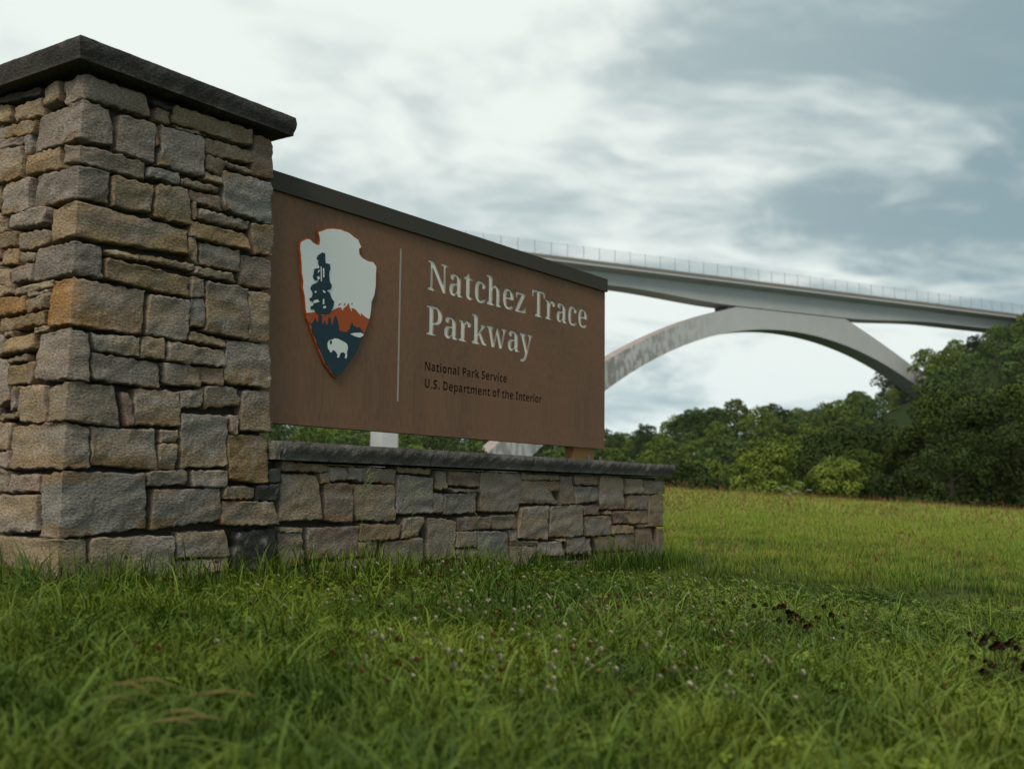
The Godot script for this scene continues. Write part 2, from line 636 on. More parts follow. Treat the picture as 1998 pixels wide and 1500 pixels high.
	walling("g", 1300, 450, 1543, 447, 1588, 215, 1272, 206)
	walling("o", 1572, 460, 1629, 462, 1634, 411, 1574, 406)
	walling("g", 1630, 499, 1777, 495, 1780, 430, 1639, 424)
	walling("g", 1786, 495, 1891, 493, 1890, 424, 1792, 435)
	walling("t", 1900, 498, 2194, 496, 2200, 415, 1900, 424)
	walling("r", 1604, 407, 1824, 405, 1819, 195, 1618, 202)
	walling("g", 1834, 406, 2173, 401, 2201, 194, 1869, 207)
	walling("g", 2213, 465, 2554, 451, 2560, 241, 2206, 239)
	walling("t", 2204, 510, 2530, 505, 2515, 476, 2205, 483)
	walling("r", 1491, 166, 1887, 167, 1883, -1, 1498, 2)
	walling("o", 1909, 180, 2264, 170, 2218, 94, 1893, 85)
	walling("t", 1274, 174, 1445, 166, 1441, 146, 1275, 150)
	walling("g", 1275, 142, 1441, 146, 1459, -21, 1305, -46)
	walling("g", 1890, 81, 2052, 81, 2032, 2, 1889, 4)
	walling("g", 1784, -22, 2032, -13, 2035, -85, 1786, -90)
	walling("g", 1289, -53, 1454, -53, 1480, -131, 1281, -119)
	walling("g", 1522, -27, 1772, -26, 1775, -127, 1502, -112)
	walling("g", 2096, 65, 2451, 91, 2472, -113, 2094, -107)
	walling("g", 2276, 209, 2470, 216, 2414, 106, 2265, 100)
	walling("t", 2514, 211, 2792, 184, 2766, -41, 2514, -50)
	walling("r", 2803, 208, 3160, 209, 3166, 138, 2810, 125)
	walling("o", 3173, 216, 3441, 219, 3461, 131, 3180, 128)
	walling("g", 3505, 268, 3853, 278, 3847, 45, 3472, 65)
	walling("g", 2798, 121, 3006, 114, 3012, 28, 2788, 20)
	walling("b", 3018, 114, 3357, 109, 3365, -85, 3026, -66)
	walling("g", 3361, 119, 3461, 125, 3467, 50, 3390, 52)
	walling("g", 2793, 10, 3016, 8, 3009, -41, 2790, -52)
	walling("t", 2759, -60, 2948, -61, 2950, -156, 2769, -151)
	walling("g", 2961, -83, 3347, -95, 3349, -181, 2962, -161)
	walling("g", 2960, -56, 3022, -54, 3018, -78, 2960, -78)
	walling("g", 2508, -73, 2658, -65, 2661, -155, 2510, -147)
	walling("o", 3399, 44, 3719, 33, 3709, 9, 3399, 16)
	walling("t", 3386, 9, 3700, 1, 3731, -164, 3385, -168)
	walling("g", 2582, 493, 2682, 496, 2688, 390, 2581, 389)
	walling("r", 2689, 496, 3030, 494, 3032, 404, 2692, 414)
	walling("b", 2716, 390, 3041, 386, 3041, 371, 2732, 371)
	walling("g", 2566, 356, 2654, 356, 2650, 242, 2566, 248)
	walling("b", 2662, 352, 2995, 364, 2978, 240, 2658, 233)
	walling("g", 3038, 499, 3487, 498, 3477, 247, 3057, 244)
	walling("t", 3505, 499, 3770, 494, 3761, 464, 3501, 459)
	walling("g", 3501, 452, 3758, 455, 3997, 296, 3490, 304)
	walling("o", 3772, 455, 3990, 456, 3991, 395, 3803, 377)
	walling("t", 3722, 497, 3995, 497, 3985, 467, 3772, 466)
	walling("g", 4005, 489, 4185, 492, 4192, 298, 4008, 293)
	walling("t", 4201, 498, 4547, 499, 4542, 441, 4207, 436)
	walling("b", 4207, 422, 4559, 415, 4554, 319, 4208, 298)
	walling("g", 4576, 500, 4955, 495, 4974, 256, 4578, 257)
	walling("t", 4968, 489, 5289, 489, 5270, 379, 4974, 377)
	walling("g", 5303, 483, 5638, 482, 5652, 385, 5309, 373)
	walling("g", 5018, 362, 5336, 358, 5329, 251, 5006, 250)
	walling("g", 5356, 361, 5637, 366, 5636, 109, 5362, 114)
	walling("r", 4340, 278, 4554, 284, 4589, 214, 4340, 216)
	walling("t", 4648, 231, 4730, 242, 4779, 215, 4660, 216)
	walling("r", 4784, 230, 4987, 235, 5019, 143, 4809, 146)
	walling("o", 5006, 235, 5342, 239, 5342, 139, 5031, 140)
	walling("t", 3885, 274, 4317, 284, 4325, 60, 3878, 62)
	walling("g", 4357, 199, 4767, 200, 4743, 56, 4386, 58)
	walling("o", 4761, 124, 5095, 124, 5088, 63, 4761, 64)
	walling("t", 5178, 129, 5335, 130, 5322, 108, 5178, 104)
	walling("g", 3725, 23, 4011, 26, 4054, -74, 3731, -62)
	walling("t", 3939, 44, 4089, 43, 4084, 27, 4001, 29)
	walling("g", 4115, 45, 4375, 45, 4409, -70, 4116, -65)
	walling("o", 4487, 42, 4809, 40, 4816, -67, 4545, -69)
	walling("o", 4821, 51, 5101, 54, 5139, -72, 4828, -74)
	walling("g", 5165, 92, 5429, 94, 5510, -148, 5152, -134)
	walling("g", 5504, 86, 5622, 84, 5635, -140, 5524, -136)
	walling("g", 4568, -79, 5152, -91, 5152, -164, 4569, -140)
	walling("g", 4397, 33, 4448, 26, 4477, -90, 4426, -88)


func _ready() -> void:
	# ------------------------------------------------ camera, sky, sun, exposure
	var cam := Camera3D.new()
	cam.name = "camera"
	add_child(cam)
	var yaw := 0.9635
	var pitch := 0.0981
	var roll := 0.0111
	var f := Vector3(sin(yaw) * cos(pitch), sin(pitch), -cos(yaw) * cos(pitch))
	var r := Vector3(cos(yaw), 0, sin(yaw))
	var u := r.cross(f)
	cam.transform = Transform3D(Basis(r * cos(roll) + u * sin(roll), u * cos(roll) - r * sin(roll), -f), EYE)
	var lens := CameraAttributesPhysical.new()
	lens.frustum_focal_length = 34.93
	lens.frustum_near = 0.05
	lens.frustum_far = 4000.0
	lens.exposure_aperture = 2.8
	lens.frustum_focus_distance = 6.3
	cam.attributes = lens
	cam.current = true

	noise.noise_type = FastNoiseLite.TYPE_SIMPLEX_SMOOTH
	noise.seed = 4
	noise.frequency = 0.01 * 3.0
	noise.fractal_octaves = 3
	rough.noise_type = FastNoiseLite.TYPE_SIMPLEX
	rough.seed = 9
	rough.frequency = 0.03
	rough.fractal_octaves = 3
	rough.fractal_gain = 0.55

	var env := Environment.new()
	env.background_mode = Environment.BG_SKY
	env.sky = Sky.new()
	var pan := PanoramaSkyMaterial.new()
	pan.panorama = cloudy_sky()
	pan.filter = true
	env.sky.sky_material = pan
	env.tonemap_mode = Environment.TONE_MAPPER_LINEAR
	env.tonemap_exposure = 1.5
	env.sdfgi_enabled = true
	env.ssao_enabled = true
	env.ssil_enabled = true
	env.fog_enabled = true
	env.fog_density = 0.00006
	env.fog_light_color = Color(0.84, 0.88, 0.86)
	var we := WorldEnvironment.new()
	we.name = "sky"
	we.environment = env
	add_child(we)

	var sun := DirectionalLight3D.new()
	sun.name = "sun"
	sun.light_energy = 0.46
	sun.light_color = Color(1.0, 0.95, 0.87)
	sun.light_angular_distance = 24.0
	sun.shadow_enabled = true
	add_child(sun)
	sun.look_at_from_position(Vector3(-0.72, 0.80, 0.22), Vector3.ZERO)

	make_materials()
	build_ground()
	build_hills()
	build_bridge()
	build_pillar_and_wall()
	build_sign()
	build_near_trees()
	build_grass()
	build_flowers()


func make_materials() -> void:
	var st := StandardMaterial3D.new()
	st.resource_name = "stone"
	st.vertex_color_use_as_albedo = true
	st.albedo_texture = noise_tex(3, 0.05, 5, 0.55, 1.12)
	st.uv1_triplanar = true
	st.uv1_world_triplanar = true
	st.uv1_scale = Vector3(1.9, 3.6, 1.9)
	st.roughness = 0.92
	st.metallic_specular = 0.3
	st.heightmap_enabled = true
	st.heightmap_texture = noise_tex(8, 0.03, 5, 0.0, 1.0)
	st.heightmap_scale = 0.5
	mats.stone = st
	var steel := StandardMaterial3D.new()
	steel.resource_name = "weathering steel"
	steel.albedo_texture = rust_texture()
	steel.uv1_triplanar = true
	steel.uv1_world_triplanar = true
	steel.uv1_scale = Vector3(0.42, 0.42, 0.42)
	steel.roughness = 0.8
	steel.metallic_specular = 0.35
	steel.heightmap_enabled = true
	steel.heightmap_texture = noise_tex(21, 0.05, 4, 0.0, 1.0)
	steel.heightmap_scale = 0.12
	mats.steel = steel
	var con := StandardMaterial3D.new()
	con.resource_name = "concrete"
	con.albedo_texture = concrete_texture()
	con.uv1_triplanar = true
	con.uv1_world_triplanar = true
	con.uv1_scale = Vector3(0.022, 0.03, 0.022)
	con.roughness = 0.85
	mats.concrete = con
	var leaf := StandardMaterial3D.new()
	leaf.resource_name = "foliage"
	leaf.vertex_color_use_as_albedo = true
	leaf.roughness = 0.75
	leaf.metallic_specular = 0.25
	leaf.backlight_enabled = true
	leaf.backlight = Color(0.45, 0.5, 0.25)
	mats.leaf = leaf
	var blade: StandardMaterial3D = leaf.duplicate()
	blade.resource_name = "grass"
	blade.roughness = 0.6
	blade.backlight = Color(0.6, 0.65, 0.3)
	mats.grass = blade


func rust_texture() -> ImageTexture:
	var size := 768
	var im := Image.create(size, size, false, Image.FORMAT_RGB8)
	var n := FastNoiseLite.new()
	n.seed = 33
	n.frequency = 0.006
	n.fractal_octaves = 5
	n.fractal_gain = 0.6
	for y in size:
		for x in size:
			# blotches, and faint runs of rust down the plate; wrapped so that it tiles
			var a := TAU * x / size
			var b := TAU * y / size
			var p := Vector3(cos(a) * 120.0, sin(a) * 120.0, cos(b) * 60.0 + sin(b) * 43.0)
			var v := n.get_noise_3d(p.x, p.y, p.z)
			var streak := n.get_noise_3d(p.x * 7.0, p.y * 7.0, p.z * 0.5 + 400.0)
			var fine := n.get_noise_3d(p.x * 22.0, p.y * 22.0, p.z * 22.0)
			var k := 1.0 + 0.26 * v + 0.015 * streak + 0.26 * fine
			var c := Color(0.188, 0.106, 0.066) * k
			c = c.lerp(Color(0.20, 0.095, 0.045), clampf(v * 0.9 + streak * 0.1, 0.0, 0.5))
			im.set_pixel(x, y, Color(c.r, c.g, c.b).linear_to_srgb())
	return ImageTexture.create_from_image(im)


func concrete_texture() -> ImageTexture:
	var size := 512
	var im := Image.create(size, size, false, Image.FORMAT_RGB8)
	var n := FastNoiseLite.new()
	n.seed = 71
	n.frequency = 0.012
	n.fractal_octaves = 5
	n.fractal_gain = 0.6
	for y in size:
		for x in size:
			var a := TAU * x / size
			var b := TAU * y / size
			var p := Vector3(cos(a) * 82.0, sin(a) * 82.0, cos(b) * 60.0 + sin(b) * 50.0)
			var v := n.get_noise_3d(p.x, p.y, p.z)
			var c := Color(0.47, 0.495, 0.50) * (1.0 + 0.18 * v)
			im.set_pixel(x, y, c.linear_to_srgb())
	return ImageTexture.create_from_image(im)


func cloudy_sky() -> ImageTexture:
	# broken overcast: thin bright cloud round the veiled sun, ragged blue-grey sheets away from it
	var w := 3072
	var h := 1536
	var im := Image.create(w, h, false, Image.FORMAT_RGBF)
	var n := FastNoiseLite.new()
	n.noise_type = FastNoiseLite.TYPE_SIMPLEX_SMOOTH
	n.seed = 27
	n.frequency = 0.55
	n.fractal_octaves = 5
	n.fractal_gain = 0.52
	var lamp := Vector3(sin(-0.5) * cos(0.42), sin(0.42), -cos(-0.5) * cos(0.42))
	var horizon := Color(0.45, 0.57, 0.615)
	for y in h:
		var lift := PI * (0.5 - (y + 0.5) / h)
		if lift < -0.02:
			for x in w:
				im.set_pixel(x, y, Color(0.08, 0.09, 0.07))
			continue
		for x in w:
			var az := TAU * (x + 0.5) / w
			var d := Vector3(sin(az) * cos(lift), sin(maxf(lift, 0.0)), -cos(az) * cos(lift))
			var q := Vector2(d.x, d.z) / (d.y + 0.16)
			# streets of cloud run one way across the sky
			var s := Vector2(8.0 + q.dot(Vector2(0.86, 0.51)), 4.0 + q.dot(Vector2(-0.51, 0.86)))
			var wx := n.get_noise_2d(s.x * 0.8 + 30.0, s.y * 0.8) * 0.9
			var wy := n.get_noise_2d(s.x * 0.8, s.y * 0.8 + 70.0) * 0.9
			var big := n.get_noise_2d(s.x * 0.6 + wx * 0.6 + 3.0, s.y * 1.0 + wy)
			var mid := n.get_noise_2d(s.x * 1.9 + wx * 1.4 + 11.0, s.y * 3.0 + wy * 1.8)
			var fine := n.get_noise_2d(s.x * 5.5 + wx * 3.0, s.y * 8.0 + wy * 3.5)
			var away := smoothstep(1.05, 1.85, d.angle_to(lamp))
			var grain := n.get_noise_2d(s.x * 14.0 + wy * 5.0, s.y * 22.0 + wx * 5.0)
			var cover := clampf(0.17 + away * (0.04 + 0.85 * smoothstep(0.14, 0.37, d.y)) + big * 1.1 + mid * 0.6 + fine * 0.34 + grain * 0.16, 0.0, 1.0)
			cover = cover * cover * (3.0 - 2.0 * cover)
			var bright := Color(0.575, 0.615, 0.59)
			var dark := Color(0.135, 0.21, 0.24)
			var c := bright.lerp(dark, cover * lerpf(0.45, 0.95, away))
			var low := pow(1.0 - clampf(d.y, 0.0, 1.0), 9.0)
			c = c.lerp(horizon, low * 0.5)
			im.set_pixel(x, y, c)
	return ImageTexture.create_from_image(im)


# ---------------------------------------------------------------- ground and hills
func build_ground() -> void:
	var dist := []
	var d := -14.0
	while d < 900.0:
		dist.append(d)
		d += clampf(absf(d) * 0.06, 0.5, 12.0)
	var wide := []
	var a := -420.0
	while a < 520.0:
		wide.append(a)
		a += clampf(absf(a) * 0.07, 0.5, 12.0)
	var st := SurfaceTool.new()
	st.begin(Mesh.PRIMITIVE_TRIANGLES)
	st.set_smooth_group(0)
	for i in dist.size():
		for j in wide.size():
			var p := spot(dist[i], wide[j])
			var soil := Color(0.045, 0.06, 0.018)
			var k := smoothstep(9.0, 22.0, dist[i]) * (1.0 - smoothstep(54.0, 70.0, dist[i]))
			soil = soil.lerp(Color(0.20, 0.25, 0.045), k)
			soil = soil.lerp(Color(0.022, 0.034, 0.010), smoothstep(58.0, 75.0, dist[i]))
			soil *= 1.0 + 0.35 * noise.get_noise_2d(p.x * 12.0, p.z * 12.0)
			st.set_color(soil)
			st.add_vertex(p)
	for i in dist.size() - 1:
		for j in wide.size() - 1:
			var o := i * wide.size() + j
			for k in [o, o + wide.size(), o + wide.size() + 1, o, o + wide.size() + 1, o + 1]:
				st.add_index(k)
	st.generate_normals()
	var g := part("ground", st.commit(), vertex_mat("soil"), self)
	g.set_meta("kind", "structure")


func leaf_cloud(lobes: Array, count: int, size: float, col: Color, spread := 0.3) -> ArrayMesh:
	var v := PackedVector3Array()
	var n := PackedVector3Array()
	var c := PackedColorArray()
	var total := 0.0
	for l in lobes:
		total += l[1].x * l[1].y
	for l in lobes:
		var share := int(count * l[1].x * l[1].y / total)
		var tone := rng.randf_range(0.8, 1.2)
		for k in share:
			var dir := Vector3(rng.randfn(), rng.randfn() + 0.25, rng.randfn()).normalized()
			if dir.y < -0.55:
				dir.y = -dir.y
			var depth := 1.0 - absf(rng.randfn(0.0, 0.18))
			depth += 0.16 * noise.get_noise_3d(dir.x * 60.0 + l[0].x * 50.0, dir.y * 60.0, dir.z * 60.0 + l[0].z * 50.0)
			var p: Vector3 = l[0] + dir * l[1] * depth
			var inside := false
			for o in lobes:
				if o != l and ((p - o[0]) / o[1]).length() < 0.72:
					inside = true
					break
			if inside:
				continue
			var nn := (dir + Vector3(rng.randfn(), rng.randfn() + 0.3, rng.randfn()) * 0.55).normalized()
			var t := nn.cross(Vector3(rng.randf() - 0.5, rng.randf() - 0.5, rng.randf() - 0.5)).normalized()
			var b := nn.cross(t)
			var s := size * rng.randf_range(0.55, 1.25)
			var tip := p + t * s
			var back := p - t * s * 0.9
			var l1 := p + b * s * 0.55 - nn * s * 0.15
			var l2 := p - b * s * 0.6 - nn * s * 0.12
			var k2 := tone * rng.randf_range(1.0 - spread, 1.0 + spread)
			var cc := Color(col.r * k2 * rng.randf_range(0.9, 1.15), col.g * k2, col.b * k2 * rng.randf_range(0.8, 1.2))
			var soft := (nn * 0.6 + dir * 0.6).normalized()
			for q in [back, l1, tip, back, tip, l2]:
				v.append(q)
				n.append(soft)
				c.append(cc)
	return flat_mesh(v, n, c)


func crown_lobes(height: float, radius: float, from_y: float, many: int) -> Array:
	var out := []
	var mid := (height + from_y) * 0.5
	out.append([Vector3(0, mid, 0), Vector3(radius * 0.72, (height - from_y) * 0.44, radius * 0.72)])
	for i in many:
		var a := TAU * (i + rng.randf() * 0.7) / many * 2.4
		var t := rng.randf_range(0.08, 0.95)
		var ring := radius * rng.randf_range(0.6, 0.88) * sqrt(maxf(0.05, 1.0 - pow(t * 2.0 - 0.85, 2.0) * 0.75))
		var s := radius * rng.randf_range(0.17, 0.44)
		out.append([Vector3(cos(a) * ring, lerpf(from_y + s * 0.6, height - s * 0.8, t), sin(a) * ring), Vector3(s, s * rng.randf_range(0.7, 0.95), s)])
	return out


func trunk_mesh(height: float, radius: float) -> ArrayMesh:
	var st := SurfaceTool.new()
	st.begin(Mesh.PRIMITIVE_TRIANGLES)
	var bark := Color(0.075, 0.062, 0.048)
	tube_into(st, [Vector3(0, -0.5, 0), Vector3(0.05, height * 0.3, 0.03), Vector3(-0.04, height * 0.6, 0.08), Vector3(0.1, height * 0.9, 0)], [radius * 1.25, radius, radius * 0.7, radius * 0.25], 7, bark)
	for k in 6:
		var a := k * 2.4
		var y := height * (0.3 + 0.08 * k)
		var out := Vector3(cos(a), 0.75, sin(a)) * height * 0.26
		tube_into(st, [Vector3(0, y, 0), Vector3(0, y, 0) + out * 0.5 + Vector3(0, -0.1, 0), Vector3(0, y, 0) + out], [radius * 0.45, radius * 0.3, radius * 0.1], 5, bark)
	st.generate_normals()
	return st.commit()


func tree(called: String, height: float, radius: float, from_y: float, many: int, leaves: int, leaf: float, col: Color, at: Vector3, label: String, group := "") -> Node3D:
	var o := thing(called, label, "tree" if not called.ends_with("shrub") else "shrub", at, group)
	part("trunk", trunk_mesh(height * 0.8, 0.028 * height), vertex_mat("bark"), o)
	part("crown", leaf_cloud(crown_lobes(height, radius, from_y, many), leaves, leaf, col), mats.leaf, o)
	return o


func build_hills() -> void:
	rng.seed = 501
	var kinds := []
	var made := []
	var tints := [Color(0.070, 0.112, 0.020), Color(0.090, 0.135, 0.021), Color(0.058, 0.095, 0.020), Color(0.108, 0.152, 0.025), Color(0.070, 0.115, 0.028)]
	for i in 5:
		kinds.append(["hill_tree", 11.5 + i * 0.6, 4.5 + 0.5 * (i % 3), -1.5, 26 + i * 2, 5200, 0.33, tints[i]])
		made.append(null)
	var middle := []
	var mid_made := []
	for i in 4:
		middle.append(["valley_tree", 12.0 + i * 1.1, 4.9 + 0.4 * (i % 2), -1.0, 30 + i * 3, 10000, 0.25, [Color(0.050, 0.084, 0.015), Color(0.070, 0.108, 0.017), Color(0.042, 0.070, 0.014), Color(0.088, 0.126, 0.019)][i]])
		mid_made.append(null)
	var n := 0
	for row in [[362.0, 8.0, 90.0, 215.0, "behind the skyline"], [340.0, 7.5, -75.0, 205.0, "on the skyline"], [326.0, 7.5, 128.0, 200.0, "close under skyline"], [316.0, 7.5, -70.0, 190.0, "just below skyline"], [292.0, 8.0, -62.0, 176.0, "high on slope"], [276.0, 8.0, 112.0, 168.0, "on upper slope"], [268.0, 8.5, -56.0, 160.0, "midway down slope"], [244.0, 9.0, -50.0, 142.0, "low on slope"], [220.0, 9.5, -44.0, 124.0, "at slope's foot"]]:
		var a: float = row[2]
		while a < row[3]:
			var k := rng.randi() % 5
			var ahead: float = row[0] + rng.randf_range(-9.0, 9.0)
			var aside := a + rng.randf_range(-3.0, 3.0)
			a += row[1] * rng.randf_range(0.85, 1.2)
			var scale := rng.randf_range(0.78, 1.18)
			var turn := rng.randf() * TAU
			# leave room for the bridge's footings
			var foot := spot(ahead, aside)
			if ahead < 290.0 and aside > 0.335 * ahead and aside < 0.385 * ahead:
				scale *= 0.3 if ahead > 262.0 else 0.5
			if ahead < 236.0 and aside > -0.14 * ahead and aside < -0.092 * ahead:
				continue
			if clear_of_bridge(foot, 13.5 * scale):
				scale *= 0.42
				if clear_of_bridge(foot, 13.5 * scale):
					continue
			var label: String = ["rounded dark green", "broad mid green", "deep green", "light green", "bluish green"][k] + " tree " + row[4] + ", " + seen_at(aside / ahead)
			if scale > 1.08:
				label = "tall " + label
			elif scale < 0.86:
				label = "small " + label
			put_tree(kinds, made, k, foot, turn, scale, label, "trees on the far wooded hillside")
			n += 1
	for row in [[196.0, 9.5, -38.0, 106.0, "at valley wood's back"], [170.0, 9.5, -33.0, 92.0, "deep in valley wood"], [143.0, 9.0, 6.0, 76.0, "amid the valley wood"], [118.0, 8.5, 7.0, 62.0, "near valley wood's front"], [98.0, 8.0, 7.5, 50.0, "at valley wood's edge"]]:
		var a: float = row[2]
		while a < row[3]:
			var k := rng.randi() % 4
			var ahead: float = row[0] + rng.randf_range(-7.0, 7.0)
			var aside := a + rng.randf_range(-2.5, 2.5)
			a += row[1] * rng.randf_range(0.85, 1.2)
			var scale := rng.randf_range(0.85, 1.15) * lerpf(0.72, 1.0, smoothstep(0.08, 0.28, aside / ahead))
			var turn := rng.randf() * TAU
			var foot := spot(ahead, aside)
			if aside > -0.14 * ahead and aside < -0.092 * ahead:
				continue
			if clear_of_bridge(foot, 13.0 * scale):
				continue
			var label: String = ["dark leafy", "mid green leafy", "very dark dense", "yellowish green"][k] + " tree " + row[4] + ", " + seen_at(aside / ahead)
			if scale > 1.05:
				label = "tall " + label
			elif scale < 0.8:
				label = "low " + label
			put_tree(middle, mid_made, k, foot, turn, scale, label, "trees in the valley wood")
			n += 1
	print("trees ", n)


func seen_at(slope: float) -> String:
	# what stands in front of or above a tree, from left to right in the view
	var steps := [[-0.16, "in the gap below the emblem"], [-0.09, "beside the pier below the sign"], [-0.02, "in the gap below the lettering"], [0.075, "beside the sign post"], [0.13, "under the arch's left leg"], [0.19, "left under the arch crown"], [0.25, "under the arch's middle"], [0.31, "right under the arch crown"], [0.345, "under the arch's right leg"], [0.39, "at the arch's right foot"], [0.425, "under the deck beyond the arch"], [0.465, "by the view's right edge"]]
	for q in steps:
		if slope < q[0]:
			return q[1]
	return "beyond the view's right edge"


func put_tree(kinds: Array, made: Array, k: int, foot: Vector3, turn: float, scale: float, label: String, group: String) -> void:
	var o: Node3D
	if made[k] == null:
		var q: Array = kinds[k]
		o = tree(q[0], q[1], q[2], q[3], q[4], q[5], q[6], q[7], foot, label, group)
		made[k] = o
	else:
		o = copy_of(made[k], label, group)
	o.position = foot
	o.rotation.y = turn
	o.scale = Vector3(scale, scale * (0.94 + 0.12 * sin(turn)), scale)


# ---------------------------------------------------------------- bridge
const SPAN_AT := Vector3(219.38, 0.0, -122.74)
const SPAN := Vector3(0.88824, 0.0, 0.45938)
const ACROSS := Vector3(0.45938, 0.0, -0.88824)     # away from the photographer


func on_bridge(s: float, h: float, w: float) -> Vector3:
	return SPAN_AT + SPAN * s + ACROSS * w + Vector3(0, h, 0)


func clear_of_bridge(foot: Vector3, height: float) -> bool:
	var d := foot - SPAN_AT
	var s := d.dot(SPAN)
	var w := d.dot(ACROSS)
	if absf(w - 3.0) < 8.0:
		if absf(s + 53.5) < 7.0:
			return true
		if s > -50.0 and s < 125.0:
			return foot.y + height > arch_low(s) - 1.0
		return s > 150.0 and foot.y + height > 48.0
	return false


func arch_top(s: float) -> float:
	# flat crown from 37 to 73 where the deck rests on it
	if s < 37.0:
		var t := 37.0 - s
		return 46.9 - 0.245 * t - 0.0045 * t * t
	if s > 72.7:
		var t := s - 72.7
		return 47.1 - 0.40 * t - 0.0020 * t * t
	return 47.0


func arch_low(s: float) -> float:
	var t := s - 52.0
	if t < 0.0:
		return 42.3 - 0.0062 * t * t + 0.0000155 * t * t * t * 0.2
	return 42.3 - 0.0053 * t * t


func ribbon(st: SurfaceTool, a: Array, b: Array, smooth := 0) -> void:
	# a strip between two rows of points
	st.set_smooth_group(smooth)
	for i in a.size() - 1:
		for v in [a[i], b[i], b[i + 1], a[i], b[i + 1], a[i + 1]]:
			st.add_vertex(v)


func girder_low(s: float) -> float:
	# haunched over the crown and over the pier, thin between
	var sup := [-175.0, -53.6, 36.0, 73.0, 190.0]
	var best := 999.0
	for q in sup:
		best = minf(best, absf(s - q))
	if s > 36.0 and s < 73.0:
		best = 0.0
	return 47.2 + 1.5 * smoothstep(0.0, 34.0, best)


func build_bridge() -> void:
	var o := thing("arch_bridge", "pale concrete double arch bridge carrying a road high over the wooded valley", "bridge")
	var s0 := -190.0
	var s1 := 205.0
	# the girder: two webs and a soffit
	var rows := []
	for k in 6:
		rows.append([])
	var edge := []
	for k in 8:
		edge.append([])
	var s := s0
	while s <= s1 + 0.1:
		var low := girder_low(s)
		rows[0].append(on_bridge(s, 51.6, 0.0))
		rows[1].append(on_bridge(s, low + 0.05, 0.0))
		rows[2].append(on_bridge(s, low, 0.25))
		rows[3].append(on_bridge(s, low, 5.75))
		rows[4].append(on_bridge(s, low + 0.05, 6.0))
		rows[5].append(on_bridge(s, 51.6, 6.0))
		edge[0].append(on_bridge(s, 51.6, 0.0))
		edge[1].append(on_bridge(s, 52.25, -2.6))
		edge[2].append(on_bridge(s, 52.6, -2.6))
		edge[3].append(on_bridge(s, 52.6, -2.5))
		edge[4].append(on_bridge(s, 52.6, 8.5))
		edge[5].append(on_bridge(s, 52.6, 8.6))
		edge[6].append(on_bridge(s, 52.25, 8.6))
		edge[7].append(on_bridge(s, 51.6, 6.0))
		s += 2.5
	var st := SurfaceTool.new()
	st.begin(Mesh.PRIMITIVE_TRIANGLES)
	for k in 5:
		ribbon(st, rows[k], rows[k + 1], k)
	st.generate_normals()
	part("girder", st.commit(), mats.concrete, o)
	st = SurfaceTool.new()
	st.begin(Mesh.PRIMITIVE_TRIANGLES)
	for k in 7:
		ribbon(st, edge[k + 1], edge[k], k)
	st.generate_normals()
	part("deck", st.commit(), mats.concrete, o)
	for w: float in [-2.6, 8.3]:
		var pm := SurfaceTool.new()
		pm.begin(Mesh.PRIMITIVE_TRIANGLES)
		var p0 := on_bridge(s0, 52.6, w)
		var q := [on_bridge(s0, 52.6, w), on_bridge(s0, 53.4, w), on_bridge(s0, 53.4, w + 0.3), on_bridge(s0, 52.6, w + 0.3)]
		var e := [on_bridge(s1, 52.6, w), on_bridge(s1, 53.4, w), on_bridge(s1, 53.4, w + 0.3), on_bridge(s1, 52.6, w + 0.3)]
		for k in 3:
			ribbon(pm, [q[k + 1], e[k + 1]], [q[k], e[k]], k)
		pm.generate_normals()
		part("parapet", pm.commit(), plain("parapet", Color(0.20, 0.185, 0.17)), o)
	# the arch rib: cast in segments of slightly different tone, weathered on the outer ends
	part("arch_rib", rib_mesh(), vertex_mat("rib concrete", 0.85), o)
	st = SurfaceTool.new()
	st.begin(Mesh.PRIMITIVE_TRIANGLES)
	var q8 := []
	for h: float in [46.0, 47.12]:
		for c in [[34.6, 0.4], [37.2, 0.4], [37.2, 5.6], [34.6, 5.6]]:
			q8.append(on_bridge(c[0], h, c[1]))
	for k in 4:
		ribbon(st, [q8[4 + k], q8[4 + (k + 1) % 4]], [q8[k], q8[(k + 1) % 4]], -1)
	st.generate_normals()
	part("bearing", st.commit(), plain("bearing", Color(0.10, 0.10, 0.10)), o)
	for ps: float in [-53.65, -175.0]:
		st = SurfaceTool.new()
		st.begin(Mesh.PRIMITIVE_TRIANGLES)
		var foot := -9.0
		var ring := [[], []]
		for c in [[-1.75, 0.0], [1.75, 0.0], [1.75, 7.0], [-1.75, 7.0], [-1.75, 0.0]]:
			ring[0].append(on_bridge(ps + c[0], 47.25, c[1] * 6.0 / 7.0))
			ring[1].append(on_bridge(ps + c[0] * 1.02, foot, c[1]))
		ribbon(st, ring[0], ring[1], -1)
		st.generate_normals()
		part("pier", st.commit(), mats.concrete, o)
	# safety fence on both edges: posts one by one, wires together
	var post := box_mesh(Vector3(-0.045, 0, -0.045), Vector3(0.045, 3.1, 0.045))
	var grey := plain("fence", Color(0.20, 0.21, 0.21), 0.6)
	var wires := SurfaceTool.new()
	wires.begin(Mesh.PRIMITIVE_TRIANGLES)
	for w: float in [-2.45, 8.45]:
		s = -186.0 if w < 0.0 else -60.0
		var i := 0
		while s < 190.0:
			part("fence_post", post, grey, o, on_bridge(s, 53.4, w))
			if w < 0.0:
				for k in 14:
					var a := on_bridge(s + k * 0.3, 53.4, w)
					strip(wires, a, a + Vector3(0, 2.9, 0), 0.015)
			s += 4.22
			i += 1
		for h: float in [0.15, 0.6, 1.1, 1.6, 2.1, 2.6, 2.95]:
			strip(wires, on_bridge(-186.0, 53.4 + h, w), on_bridge(190.0, 53.4 + h, w), 0.018)
	wires.generate_normals()
	var mesh_part := part("fence_wire", wires.commit(), grey, o)
	mesh_part.set_meta("kind", "stuff")


